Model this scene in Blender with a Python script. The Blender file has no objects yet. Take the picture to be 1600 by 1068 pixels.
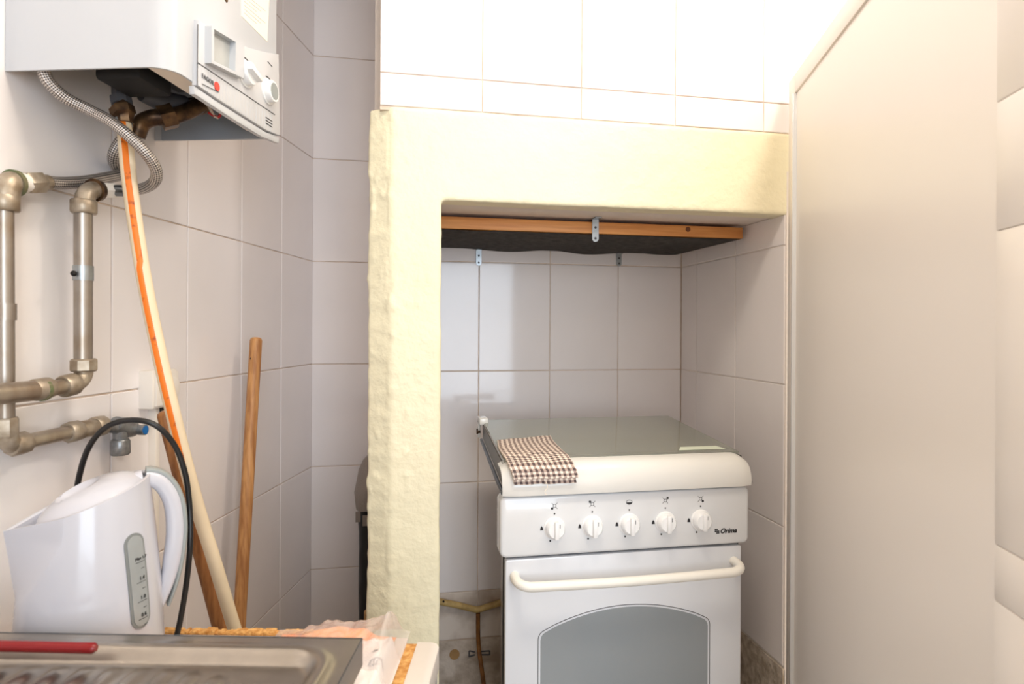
import bpy, bmesh, math, random
from mathutils import Vector, Matrix, noise

random.seed(7)
C = bpy.context.scene.collection
SC = bpy.context.scene
V = Vector
R = math.radians

# ------------------------------------------------------------------ camera
EYE = V((0, 0, 1.16))
YAW = 10.5
CAMROT = Matrix.Rotation(R(-YAW), 4, 'Z') @ Matrix.Rotation(R(90), 4, 'X') @ Matrix.Rotation(R(0.3), 4, 'Z')
cd = bpy.data.cameras.new('camera')
cam = bpy.data.objects.new('camera', cd)
C.objects.link(cam)
cam.matrix_world = Matrix.Translation(EYE) @ CAMROT
cd.sensor_width = 36
cd.lens = 21.6
cd.shift_y = -21 / 1600
cd.clip_start = 0.02
cd.dof.use_dof = True
cd.dof.focus_distance = 1.2
cd.dof.aperture_fstop = 5.6
SC.camera = cam

# ------------------------------------------------------------------ world, lights, exposure
w = bpy.data.worlds.new('world')
SC.world = w
w.use_nodes = True
bgn = w.node_tree.nodes['Background']
bgn.inputs[0].default_value = (0.80, 0.88, 1.0, 1)
bgn.inputs[1].default_value = 1.0

def lamp(name, kind, loc, energy, color, **kw):
    l = bpy.data.lights.new(name, kind)
    l.energy = energy
    l.color = color
    for k, v in kw.items():
        setattr(l, k, v)
    o = bpy.data.objects.new(name, l)
    C.objects.link(o)
    o.location = loc
    return o

# daylight entering through the window in the wall behind the camera
win = lamp('window_daylight', 'AREA', (0.50, -2.17, 1.42), 43, (0.80, 0.90, 1.0), shape='RECTANGLE', size=1.42, size_y=1.76)
win.rotation_euler = (R(90), 0, 0)
# warm ceiling bulb on the far side of the partition
bulb = lamp('ceiling_bulb', 'POINT', (0.74, 0.56, 2.13), 12.5, (1.0, 0.92, 0.82), shadow_soft_size=0.07)
# added fill light that brightens the alcove; no lamp is seen there
fill = lamp('alcove_fill', 'AREA', (0.12, 0.45, 2.325), 7, (1.0, 0.90, 0.76), shape='DISK', size=0.3)

SC.view_settings.view_transform = 'Standard'
SC.view_settings.look = 'None'
SC.view_settings.gamma = 1
SC.view_settings.use_curve_mapping = False
SC.view_settings.exposure = 0.29
try:
    SC.cycles.use_denoising = True
    SC.cycles.max_bounces = 12
    SC.cycles.diffuse_bounces = 9
    SC.cycles.glossy_bounces = 5
    SC.cycles.transmission_bounces = 8
    SC.cycles.transparent_max_bounces = 12
    SC.cycles.sample_clamp_indirect = 6
    SC.cycles.caustics_reflective = False
    SC.cycles.caustics_refractive = False
except Exception:
    pass

# ------------------------------------------------------------------ frames and sight lines
FW = Matrix.Rotation(R(-14.73), 4, 'Z')      # frame of the oblique left wall: x out of the wall, y along it
FWI = FW.inverted()
FS = Matrix.Rotation(R(-11.7), 4, 'Z')       # frame of the counter
FSI = FS.inverted()
WALLX = -0.712                               # left wall in its own frame
CORNER = 1.736                               # its far end
FWD = CAMROT.to_3x3() @ V((0, 0, -1))

def ray(px, py):
    return CAMROT.to_3x3() @ V(((px - 800) / 960, -(py - 513) / 960, -1))
def at(px, py, z):
    return EYE + ray(px, py) * z
def at_plane(px, py, p, n):
    d = ray(px, py)
    return EYE + d * ((p - EYE).dot(n) / d.dot(n))
def at_y(px, py, y):
    return at_plane(px, py, V((0, y, 0)), V((0, 1, 0)))
def at_h(px, py, z):
    return at_plane(px, py, V((0, 0, z)), V((0, 0, 1)))
def at_w(px, py, fx):                        # on a plane parallel to the left wall
    return at_plane(px, py, FW @ V((fx, 0, 0)), FW.to_3x3() @ V((1, 0, 0)))
def w_of(px, py, fx):
    return FWI @ at_w(px, py, fx)

# ------------------------------------------------------------------ materials
MATS = {}
def lin(c):
    return tuple(((x / 12.92) if x <= 0.04045 else ((x + 0.055) / 1.055) ** 2.4) for x in [v / 255 for v in c]) + (1,)

class NT:
    def __init__(s, name):
        s.m = bpy.data.materials.new(name)
        s.m.use_nodes = True
        s.t = s.m.node_tree
        s.b = s.t.nodes['Principled BSDF']
        MATS[name] = s.m
    def n(s, kind, **kw):
        x = s.t.nodes.new(kind)
        for k, v in kw.items():
            if k.startswith('i_'):
                x.inputs[k[2:].replace('_', ' ')].default_value = v
            else:
                setattr(x, k, v)
        return x
    def l(s, a, b):
        s.t.links.new(a, b)

def mat(name, col, rough=0.5, metal=0.0, var=0.0, vscale=8, bump=0.0, bscale=60, col2=None, stretch=None, coat=0.0,
        trans=0.0, ior=1.45, alpha=1.0, spec=0.5, detail=4, ramp=(0.35, 0.65), uv=False):
    s = NT(name)
    b = s.b
    b.inputs['Roughness'].default_value = rough
    b.inputs['Metallic'].default_value = metal
    b.inputs['Coat Weight'].default_value = coat
    b.inputs['Transmission Weight'].default_value = trans
    b.inputs['IOR'].default_value = ior
    b.inputs['Alpha'].default_value = alpha
    b.inputs['Specular IOR Level'].default_value = spec
    c1 = lin(col)
    tc = s.n('ShaderNodeTexCoord')
    mp = s.n('ShaderNodeMapping')
    s.l(tc.outputs['UV' if uv else 'Object'], mp.inputs['Vector'])
    if stretch:
        mp.inputs['Scale'].default_value = stretch
    if var > 0 or col2:
        nz = s.n('ShaderNodeTexNoise', i_Scale=vscale, i_Detail=detail)
        s.l(mp.outputs[0], nz.inputs['Vector'])
        rp = s.n('ShaderNodeValToRGB')
        rp.color_ramp.elements[0].position = ramp[0]
        rp.color_ramp.elements[1].position = ramp[1]
        c2 = lin(col2) if col2 else tuple(max(0, x * (1 - var)) for x in c1[:3]) + (1,)
        rp.color_ramp.elements[0].color = c2
        rp.color_ramp.elements[1].color = c1
        s.l(nz.outputs['Fac'], rp.inputs['Fac'])
        s.l(rp.outputs['Color'], b.inputs['Base Color'])
    else:
        b.inputs['Base Color'].default_value = c1
    if bump > 0:
        n2 = s.n('ShaderNodeTexNoise', i_Scale=bscale, i_Detail=5.0)
        s.l(mp.outputs[0], n2.inputs['Vector'])
        bp = s.n('ShaderNodeBump', i_Strength=bump, i_Distance=0.004)
        s.l(n2.outputs['Fac'], bp.inputs['Height'])
        s.l(bp.outputs[0], b.inputs['Normal'])
    return s.m

mat('tile', (234, 229, 229), 0.08, var=0.04, vscale=5, bump=0.02, bscale=14)
mat('tile_grimy', (222, 212, 203), 0.3, col2=(172, 156, 142), vscale=9, bump=0.06, bscale=30, ramp=(0.35, 0.55))
mat('grout', (222, 208, 196), 0.9, col2=(198, 178, 160), vscale=18, bump=0.2)
mat('rough_plaster', (212, 200, 188), 0.9, col2=(166, 150, 134), vscale=22, bump=0.8, bscale=90)
mat('yellow_paint', (232, 225, 196), 0.42, var=0.06, vscale=9, bump=0.5, bscale=70)
mat('white_paint', (226, 218, 212), 0.7, var=0.05, vscale=9, bump=0.25, bscale=70)
mat('ceiling_paint', (244, 236, 222), 0.8, var=0.03)
mat('floor_tile', (176, 164, 152), 0.4, var=0.15, vscale=6)
mat('laminate_panel', (228, 222, 216), 0.32, var=0.02, vscale=2)
mat('trim_white', (228, 220, 212), 0.35, var=0.03)
mat('enamel', (215, 217, 220), 0.16, coat=0.4, var=0.01)
mat('enamel_cream', (222, 221, 217), 0.18, coat=0.4, var=0.01)
mat('handle_cream', (234, 231, 223), 0.35, var=0.02)
mat('boiler_white', (191, 194, 199), 0.3, coat=0.2, var=0.015)
mat('boiler_inner', (150, 158, 168), 0.5, var=0.1)
mat('panel_grey', (200, 201, 205), 0.38, var=0.02)
mat('knob_white', (236, 237, 238), 0.3, var=0.02)
mat('dark_grey', (74, 74, 78), 0.5, var=0.1)
mat('screen_grey', (178, 180, 178), 0.2, var=0.12, vscale=20)
mat('black_plastic', (26, 25, 26), 0.35, var=0.2)
mat('black_matt', (20, 18, 18), 0.7, var=0.2)
mat('ink', (40, 38, 40), 0.6, var=0.05)
mat('ink_grey', (95, 95, 98), 0.6, var=0.05)
mat('red_mark', (224, 66, 50), 0.4, var=0.05)
mat('red_reflection', (130, 12, 18), 0.3, var=0.1)  # colour of the red reflection built as a rod on the sink rim
mat('red_wire', (178, 30, 30), 0.4, var=0.1)
mat('white_wire', (215, 205, 190), 0.5, var=0.1)
mat('blue_mark', (20, 105, 175), 0.4, var=0.1)
mat('green_ring', (78, 104, 62), 0.6, col2=(120, 108, 84), vscale=40)
mat('copper_dull', (182, 172, 158), 0.34, metal=0.75, col2=(146, 128, 110), vscale=26, bump=0.05, stretch=(1, 1, 0.25), ramp=(0.3, 0.6))
mat('pipe_tin', (166, 158, 150), 0.36, metal=0.85, col2=(150, 136, 120), vscale=24, bump=0.04, ramp=(0.25, 0.55))
mat('fitting', (178, 166, 150), 0.4, metal=0.6, col2=(138, 122, 102), vscale=45, bump=0.1, ramp=(0.3, 0.62))
mat('brass_dark', (112, 84, 56), 0.42, metal=0.75, col2=(56, 40, 30), vscale=50, bump=0.15)
mat('valve_grey', (158, 160, 162), 0.35, metal=0.7, col2=(120, 122, 124), vscale=60, bump=0.1)
mat('steel', (178, 170, 160), 0.3, metal=1.0, var=0.12, vscale=30, bump=0.02, bscale=120)
mat('steel_edge', (120, 124, 128), 0.3, metal=1.0, var=0.15, vscale=20)
mat('zinc', (176, 182, 186), 0.36, metal=0.9, var=0.2, vscale=60)
mat('plug_white', (232, 226, 218), 0.4, var=0.03)
mat('cream_hose', (226, 208, 178), 0.38, var=0.08, vscale=14)
mat('orange_stripe', (226, 116, 22), 0.45, col2=(150, 62, 10), vscale=90, ramp=(0.28, 0.42))
mat('wood_handle', (190, 140, 88), 0.5, col2=(150, 100, 58), vscale=22, stretch=(6, 6, 0.5), bump=0.05)
mat('wood_brown', (160, 108, 62), 0.5, col2=(118, 72, 38), vscale=22, stretch=(6, 6, 0.5), bump=0.05)
mat('pine', (214, 152, 88), 0.5, col2=(184, 118, 62), vscale=9, stretch=(0.7, 14, 14), bump=0.05, ramp=(0.3, 0.7))
mat('pine_knot', (110, 62, 30), 0.6, var=0.3, vscale=40)
mat('mesh_fabric', (112, 106, 102), 0.9, col2=(90, 84, 80), vscale=60, bump=0.4, bscale=260)
mat('chipboard', (232, 184, 116), 0.85, col2=(190, 132, 66), vscale=120, bump=0.8, bscale=220)
mat('laminate_white', (222, 215, 209), 0.35, var=0.03, vscale=6)
mat('kettle_white', (196, 197, 206), 0.2, coat=0.3, var=0.01)
mat('kettle_grey', (150, 156, 156), 0.35, var=0.03)
mat('gauge', (156, 160, 160), 0.16, var=0.1, vscale=30)
mat('gauge_rim', (128, 132, 132), 0.3, var=0.05)
mat('oven_glass', (140, 146, 150), 0.1, var=0.03, vscale=6, coat=0.3)
mat('door_white', (212, 215, 221), 0.2, coat=0.3, var=0.01)
mat('hob_steel', (120, 118, 112), 0.35, metal=0.8, var=0.15)
mat('yellow_hose', (200, 172, 112), 0.5, col2=(164, 136, 84), vscale=40)
mat('rust_hose', (150, 100, 44), 0.5, col2=(100, 60, 26), vscale=40)
mat('orange_cloth', (255, 140, 70), 0.7, col2=(250, 176, 100), vscale=18, bump=0.3, bscale=40)
mat('bag_white', (238, 230, 226), 0.35, var=0.04, vscale=20, bump=0.35, bscale=40)
mat('bag_print', (120, 112, 110), 0.5, var=0.1)  # grey ink of the mark printed on the bag
mat('label_paper', (244, 232, 216), 0.6, var=0.02)
mat('sticker_pale', (226, 234, 214), 0.4, var=0.04)
mat('tan_card', (178, 140, 92), 0.7, var=0.2, vscale=30)
mat('cement', (212, 200, 186), 0.95, col2=(168, 154, 138), vscale=60, bump=1.0, bscale=160)

def special_materials():
    # tinted glass of the cooker lid
    s = NT('lid_glass')
    b = s.b
    b.inputs['Base Color'].default_value = lin((186, 190, 178))
    b.inputs['Roughness'].default_value = 0.06
    b.inputs['Transmission Weight'].default_value = 0.55
    b.inputs['IOR'].default_value = 1.5
    nz = s.n('ShaderNodeTexNoise', i_Scale=7.0, i_Detail=3.0)
    mr = s.n('ShaderNodeMapRange', i_To_Min=0.03, i_To_Max=0.13)
    s.l(nz.outputs['Fac'], mr.inputs['Value'])
    s.l(mr.outputs[0], b.inputs['Roughness'])
    # clear thin plastic
    s = NT('clear_plastic')
    b = s.b
    b.inputs['Base Color'].default_value = lin((236, 228, 224))
    b.inputs['Roughness'].default_value = 0.25
    b.inputs['Alpha'].default_value = 0.36
    nz = s.n('ShaderNodeTexNoise', i_Scale=60.0, i_Detail=3.0)
    bp = s.n('ShaderNodeBump', i_Strength=0.5, i_Distance=0.004)
    s.l(nz.outputs['Fac'], bp.inputs['Height'])
    s.l(bp.outputs[0], b.inputs['Normal'])
    s = NT('dusty_plastic')
    b = s.b
    b.inputs['Base Color'].default_value = lin((176, 164, 154))
    b.inputs['Roughness'].default_value = 0.35
    b.inputs['Alpha'].default_value = 0.72
    nz = s.n('ShaderNodeTexNoise', i_Scale=40.0, i_Detail=3.0)
    bp = s.n('ShaderNodeBump', i_Strength=0.8, i_Distance=0.006)
    s.l(nz.outputs['Fac'], bp.inputs['Height'])
    s.l(bp.outputs[0], b.inputs['Normal'])
    # gingham: UV in metres
    s = NT('gingham')
    uv = s.n('ShaderNodeUVMap')
    sp = s.n('ShaderNodeSeparateXYZ')
    s.l(uv.outputs[0], sp.inputs[0])
    outs = []
    for ax in ('X', 'Y'):
        m1 = s.n('ShaderNodeMath', operation='MULTIPLY')
        m1.inputs[1].default_value = 1 / 0.0088
        s.l(sp.outputs[ax], m1.inputs[0])
        m2 = s.n('ShaderNodeMath', operation='FRACT')
        s.l(m1.outputs[0], m2.inputs[0])
        m3 = s.n('ShaderNodeMath', operation='GREATER_THAN')
        m3.inputs[1].default_value = 0.5
        s.l(m2.outputs[0], m3.inputs[0])
        outs.append(m3)
    ad = s.n('ShaderNodeMath', operation='ADD')
    s.l(outs[0].outputs[0], ad.inputs[0])
    s.l(outs[1].outputs[0], ad.inputs[1])
    hf = s.n('ShaderNodeMath', operation='MULTIPLY')
    hf.inputs[1].default_value = 0.5
    s.l(ad.outputs[0], hf.inputs[0])
    rp = s.n('ShaderNodeValToRGB')
    rp.color_ramp.interpolation = 'CONSTANT'
    rp.color_ramp.elements[0].color = lin((240, 228, 216))
    rp.color_ramp.elements[1].position = 0.75
    rp.color_ramp.elements[1].color = lin((88, 74, 74))
    e = rp.color_ramp.elements.new(0.25)
    e.color = lin((178, 158, 148))
    s.l(hf.outputs[0], rp.inputs[0])
    s.l(rp.outputs[0], s.b.inputs['Base Color'])
    s.b.inputs['Roughness'].default_value = 0.9
    nz = s.n('ShaderNodeTexNoise', i_Scale=700.0)
    bp = s.n('ShaderNodeBump', i_Strength=0.3, i_Distance=0.001)
    s.l(nz.outputs['Fac'], bp.inputs['Height'])
    s.l(bp.outputs[0], s.b.inputs['Normal'])
    # steel braid: UV x round the hose (0..1), y along it in metres
    s = NT('braid')
    uv = s.n('ShaderNodeUVMap')
    sp = s.n('ShaderNodeSeparateXYZ')
    s.l(uv.outputs[0], sp.inputs[0])
    ws = []
    for sg in (1, -1):
        a = s.n('ShaderNodeMath', operation='MULTIPLY')
        a.inputs[1].default_value = 8 * sg
        s.l(sp.outputs['X'], a.inputs[0])
        b2 = s.n('ShaderNodeMath', operation='MULTIPLY_ADD')
        b2.inputs[1].default_value = 175
        s.l(sp.outputs['Y'], b2.inputs[0])
        s.l(a.outputs[0], b2.inputs[2])
        c = s.n('ShaderNodeMath', operation='MULTIPLY')
        c.inputs[1].default_value = 6.28318
        s.l(b2.outputs[0], c.inputs[0])
        d = s.n('ShaderNodeMath', operation='SINE')
        s.l(c.outputs[0], d.inputs[0])
        ws.append(d)
    mx = s.n('ShaderNodeMath', operation='MULTIPLY')
    s.l(ws[0].outputs[0], mx.inputs[0])
    s.l(ws[1].outputs[0], mx.inputs[1])
    mr = s.n('ShaderNodeMapRange', i_From_Min=-1.0, i_From_Max=1.0)
    s.l(mx.outputs[0], mr.inputs['Value'])
    rp = s.n('ShaderNodeValToRGB')
    rp.color_ramp.elements[0].color = lin((70, 64, 62))
    rp.color_ramp.elements[1].color = lin((216, 208, 202))
    rp.color_ramp.elements[0].position = 0.25
    rp.color_ramp.elements[1].position = 0.7
    s.l(mr.outputs[0], rp.inputs[0])
    s.l(rp.outputs[0], s.b.inputs['Base Color'])
    s.b.inputs['Metallic'].default_value = 0.75
    s.b.inputs['Roughness'].default_value = 0.36
    bp = s.n('ShaderNodeBump', i_Strength=0.6, i_Distance=0.001)
    s.l(mr.outputs[0], bp.inputs['Height'])
    s.l(bp.outputs[0], s.b.inputs['Normal'])
special_materials()

# ------------------------------------------------------------------ mesh helpers
def newbm():
    return bmesh.new()

def box(bm, lo, hi, bevel=0.0, seg=2, M=None):
    lo, hi = V(lo), V(hi)
    r = bmesh.ops.create_cube(bm, size=1.0)
    vs = r['verts']
    for v in vs:
        v.co = V(((lo[i] + hi[i]) / 2 + v.co[i] * (hi[i] - lo[i])) for i in range(3))
    if bevel > 0:
        es = list({e for v in vs for e in v.link_edges})
        r = bmesh.ops.bevel(bm, geom=es, offset=bevel, segments=seg, profile=0.5, affect='EDGES')
        vs = list({v for f in r['faces'] for v in f.verts} | {v for v in vs if v.is_valid})
    if M is not None:
        bmesh.ops.transform(bm, matrix=M, verts=vs)
    return vs

def frames(pts):
    n = len(pts)
    T = []
    for i in range(n):
        a = pts[max(0, i - 1)]
        b = pts[min(n - 1, i + 1)]
        T.append((b - a).normalized())
    ref = V((0, 0, 1)) if abs(T[0].z) < 0.9 else V((1, 0, 0))
    u = T[0].cross(ref).normalized()
    out = []
    for t in T:
        u = (u - t * u.dot(t)).normalized()
        out.append((t, u, t.cross(u)))
    return out

def tube(bm, pts, r, seg=14, caps=True):
    pts = [V(p) for p in pts]
    rs = r if isinstance(r, (list, tuple)) else [r] * len(pts)
    fr = frames(pts)
    uvl = bm.loops.layers.uv.verify()
    rings = []
    L = [0]
    for i in range(1, len(pts)):
        L.append(L[-1] + (pts[i] - pts[i - 1]).length)
    for p, (t, u, v), rad in zip(pts, fr, rs):
        rings.append([bm.verts.new(p + (u * math.cos(2 * math.pi * k / seg) + v * math.sin(2 * math.pi * k / seg)) * rad) for k in range(seg)])
    for i in range(len(rings) - 1):
        for k in range(seg):
            k2 = (k + 1) % seg
            f = bm.faces.new((rings[i][k], rings[i][k2], rings[i + 1][k2], rings[i + 1][k]))
            for lp, uvv in zip(f.loops, ((k / seg, L[i]), ((k + 1) / seg, L[i]), ((k + 1) / seg, L[i + 1]), (k / seg, L[i + 1]))):
                lp[uvl].uv = uvv
    if caps:
        bm.faces.new(list(reversed(rings[0])))
        bm.faces.new(rings[-1])

def cyl(bm, p0, p1, r0, r1=None, seg=20):
    tube(bm, [p0, p1], [r0, r0 if r1 is None else r1], seg)

def spline(ctrl, n=10):
    ctrl = [V(c) for c in ctrl]
    P = [ctrl[0] * 2 - ctrl[1]] + ctrl + [ctrl[-1] * 2 - ctrl[-2]]
    out = []
    for i in range(1, len(P) - 2):
        p0, p1, p2, p3 = P[i - 1:i + 3]
        for k in range(n):
            t = k / n
            out.append(0.5 * ((2 * p1) + (p2 - p0) * t + (2 * p0 - 5 * p1 + 4 * p2 - p3) * t * t + (3 * p1 - p0 - 3 * p2 + p3) * t ** 3))
    out.append(ctrl[-1])
    return out

def lathe(bm, prof, seg=32, M=None, cap=True):
    rings = []
    vs = []
    for r, z in prof:
        ring = [bm.verts.new((r * math.cos(2 * math.pi * k / seg), r * math.sin(2 * math.pi * k / seg), z)) for k in range(seg)]
        rings.append(ring)
        vs += ring
    for i in range(len(rings) - 1):
        for k in range(seg):
            k2 = (k + 1) % seg
            bm.faces.new((rings[i][k], rings[i][k2], rings[i + 1][k2], rings[i + 1][k]))
    if cap:
        bm.faces.new(list(reversed(rings[0])))
        bm.faces.new(rings[-1])
    if M is not None:
        bmesh.ops.transform(bm, matrix=M, verts=vs)
    return vs

def prism(bm, poly, a, b, axes, bevel=0.0, seg=2):
    """poly: 2-D outline; axes(u, v, t) -> point; extruded from t=a to t=b"""
    v0 = [bm.verts.new(axes(u, v, a)) for u, v in poly]
    v1 = [bm.verts.new(axes(u, v, b)) for u, v in poly]
    n = len(poly)
    fs = [bm.faces.new(v0), bm.faces.new(list(reversed(v1)))]
    for i in range(n):
        j = (i + 1) % n
        fs.append(bm.faces.new((v0[j], v0[i], v1[i], v1[j])))
    bmesh.ops.recalc_face_normals(bm, faces=fs)
    if bevel > 0:
        es = list({e for e in fs[1].edges} | {e for e in fs[0].edges})
        bmesh.ops.bevel(bm, geom=es, offset=bevel, segments=seg, profile=0.5, affect='EDGES')

def sheet(bm, grid, uvs=None):
    uvl = bm.loops.layers.uv.verify()
    vv = [[bm.verts.new(p) for p in row] for row in grid]
    for i in range(len(vv) - 1):
        for j in range(len(vv[0]) - 1):
            f = bm.faces.new((vv[i][j], vv[i][j + 1], vv[i + 1][j + 1], vv[i + 1][j]))
            if uvs:
                for lp, (a, b) in zip(f.loops, ((i, j), (i, j + 1), (i + 1, j + 1), (i + 1, j))):
                    lp[uvl].uv = uvs[a][b]
    return vv

def disc(bm, c, n, r, t=0.0006, seg=16):
    c, n = V(c), V(n).normalized()
    cyl(bm, c, c + n * t, r, seg=seg)

def rot_to(n):
    return V((0, 0, 1)).rotation_difference(V(n).normalized()).to_matrix().to_4x4()

# ------------------------------------------------------------------ object helpers
WM = {}
def finish(me, m, smooth=40):
    if m:
        me.materials.append(MATS[m])
    if smooth:
        for p in me.polygons:
            p.use_smooth = True
        me.set_sharp_from_angle(angle=R(smooth))

def tag(o, label=None, cat=None, group=None, kind=None):
    if label: o['label'] = label
    if cat: o['category'] = cat
    if group: o['group'] = group
    if kind: o['kind'] = kind
    return o

def thing(name, label, cat, loc=(0, 0, 0), rotz=0.0, group=None, kind=None):
    o = bpy.data.objects.new(name, None)
    C.objects.link(o)
    o.empty_display_size = 0.05
    o.location = loc
    o.rotation_euler = (0, 0, rotz)
    WM[o.name] = Matrix.Translation(V(loc)) @ Matrix.Rotation(rotz, 4, 'Z')
    return tag(o, label, cat, group, kind)

def mesh_obj(name, bm, m, parent=None, local=False, smooth=40, label=None, normals=True):
    """bm in world coordinates (or, with local, in the parent's)"""
    if normals:
        bmesh.ops.recalc_face_normals(bm, faces=bm.faces)
    me = bpy.data.meshes.new(name)
    o = bpy.data.objects.new(name, me)
    C.objects.link(o)
    if parent is None:
        xs = [v.co for v in bm.verts]
        lo = V(min(c[i] for c in xs) for i in range(3))
        hi = V(max(c[i] for c in xs) for i in range(3))
        loc = V(((lo.x + hi.x) / 2, (lo.y + hi.y) / 2, lo.z))
        bm.transform(Matrix.Translation(-loc))
        o.location = loc
        WM[o.name] = Matrix.Translation(loc)
    else:
        if not local:
            bm.transform(WM[parent.name].inverted())
        o.parent = parent
        WM[o.name] = WM[parent.name].copy()
    bm.to_mesh(me)
    bm.free()
    finish(me, m, smooth)
    if label:
        o['label'] = label
    return o

def text_mesh(bm, txt, size, M, t=0.0004, shear=0.0, off=0.0):
    cu = bpy.data.curves.new('t', 'FONT')
    cu.body = txt
    cu.size = size
    cu.extrude = t
    cu.offset = off
    cu.shear = shear
    cu.align_x = 'CENTER'
    cu.align_y = 'CENTER'
    cu.resolution_u = 3
    o = bpy.data.objects.new('t', cu)
    C.objects.link(o)
    dg = bpy.context.evaluated_depsgraph_get()
    me = bpy.data.meshes.new_from_object(o.evaluated_get(dg))
    me.transform(M)
    bm.from_mesh(me)
    bpy.data.objects.remove(o)
    bpy.data.meshes.remove(me)
    bpy.data.curves.remove(cu)

# ------------------------------------------------------------------ structure
TILE = {}
def tile_mesh(wd, ht, m):
    k = (round(wd, 4), round(ht, 4), m)
    if k not in TILE:
        bm = newbm()
        x, z, t, c = wd / 2, ht / 2, 0.0028, 0.0012
        rows = []
        for (a, b, y) in ((x, z, 0.001), (x, z, -t + c * 0.7), (x - c, z - c, -t)):
            rows.append([bm.verts.new(p) for p in ((-a, y, -b), (a, y, -b), (a, y, b), (-a, y, b))])
        for i in range(2):
            for j in range(4):
                k2 = (j + 1) % 4
                bm.faces.new((rows[i][j], rows[i][k2], rows[i + 1][k2], rows[i + 1][j]))
        bm.faces.new(rows[2])
        bmesh.ops.recalc_face_normals(bm, faces=bm.faces)
        me = bpy.data.meshes.new('tile')
        bm.to_mesh(me)
        bm.free()
        finish(me, m, 0)
        TILE[k] = me
    return TILE[k]

def tile_wall(parent, origin, eu, normal, us, zs, m='tile', joint=0.0026, grimy_below=None):
    eu, normal = V(eu), V(normal)
    B = Matrix((eu, -normal, V((0, 0, 1)))).transposed().to_4x4()
    for i in range(len(us) - 1):
        for j in range(len(zs) - 1):
            wd, ht = us[i + 1] - us[i] - joint, zs[j + 1] - zs[j] - joint
            mm = m
            if grimy_below is not None and zs[j + 1] <= grimy_below + 0.01:
                mm = 'tile_grimy'
            o = bpy.data.objects.new('tile', tile_mesh(wd, ht, mm))
            C.objects.link(o)
            c = V(origin) + eu * ((us[i] + us[i + 1]) / 2)
            c.z = (zs[j] + zs[j + 1]) / 2
            tilt = Matrix.Rotation(random.gauss(0, R(0.09)), 4, 'X') @ Matrix.Rotation(random.gauss(0, R(0.12)), 4, 'Z')
            o.parent = parent
            o.matrix_local = WM[parent.name].inverted() @ (Matrix.Translation(c) @ B @ tilt)

def struct(name, bm, m, label, cat, smooth=40):
    o = mesh_obj(name, bm, m, smooth=smooth)
    return tag(o, label, cat, None, 'structure')

YB, YA, YF = 1.685, 1.86, 1.19           # niche back, alcove back, chimney front
XR = 0.819                               # niche right wall
ZC = 2.34
bm = newbm(); box(bm, (-1.6, -2.3, -0.06), (2.2, 2.1, 0))
struct('floor', bm, 'floor_tile', 'beige tiled kitchen floor below the picture', 'floor')
bm = newbm(); box(bm, (-1.6, -2.3, ZC), (2.2, 2.1, ZC + 0.06))
struct('ceiling', bm, 'ceiling_paint', 'white ceiling above the kitchen', 'ceiling')

# oblique left wall
bm = newbm(); box(bm, (WALLX - 0.08, -2.6, 0.0), (WALLX, CORNER + 0.12, ZC), M=FW)
wl = struct('wall_left', bm, 'grout', 'left wall of glossy white tiles behind the pipes and water heater', 'wall')
us = [CORNER - 0.2015 * k for k in range(10, -1, -1)]
zrow = [1.054 + 0.298 * k for k in range(-3, 6)]
zrow[-1] = ZC - 0.003
tile_wall(wl, FW @ V((WALLX, 0, 0)), FW.to_3x3() @ V((0, 1, 0)), FW.to_3x3() @ V((1, 0, 0)), us, zrow)

# alcove back wall, between the left wall and the pillar
XC = -0.2485
bm = newbm(); box(bm, (XC - 0.05, YA, 0.0), (0.0, YA + 0.08, ZC))
wa = struct('wall_alcove', bm, 'grout', 'narrow tiled back wall of the alcove left of the yellow pillar', 'wall')
tile_wall(wa, (0, YA, 0), (1, 0, 0), (0, -1, 0), [XC + 0.002, XC + 0.2035], zrow)

# niche back wall
bm = newbm(); box(bm, (0.0, YB, 0.0), (XR + 0.06, YB + 0.06, 1.5))
wb = struct('wall_back', bm, 'grout', 'tiled back wall of the cooker niche under the shelf', 'wall')
X0 = 0.1299 * YB
usb = [0.062, X0, X0 + 0.2015, X0 + 0.403, XR - 0.003]
zrb = [0.437, 0.737, 1.0426, 1.3426, 1.41]
tile_wall(wb, (0, YB, 0), (1, 0, 0), (0, -1, 0), usb, zrb)
tile_wall(wb, (0, YB, 0), (1, 0, 0), (0, -1, 0), usb, [0.307, 0.437], m='tile_grimy')
bm = newbm(); box(bm, (0.06, YB - 0.002, 0.0), (XR, YB + 0.001, 0.304)); mesh_obj('rough_base', bm, 'rough_plaster', wb, label='dirty untiled plaster at the foot of the wall')
bm = newbm(); cyl(bm, at_y(710, 1021, YB), at_y(710, 1021, YB) - V((0, 0.004, 0)), 0.014)
mesh_obj('wall_plug', bm, 'tan_card', wb, label='small round tan plug low on the dirty wall')

# niche right wall
bm = newbm(); box(bm, (XR, YF + 0.0, 0.0), (XR + 0.05, YB, 1.5))
wr = struct('wall_right', bm, 'white_paint', 'tiled right wall of the cooker niche beside the white partition', 'wall')
usr = [YF + 0.002, YF + 0.0 + 0.198, YF + 0.398, YB - 0.003]
tile_wall(wr, (XR, 0, 0), (0, 1, 0), (-1, 0, 0), usr, zrb)
bm = newbm(); box(bm, (XR - 0.004, YF, 0.0), (XR + 0.001, YB - 0.004, 0.432))
mesh_obj('cement_base', bm, 'cement', wr, label='bare rough cement below the last row of tiles')

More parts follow.
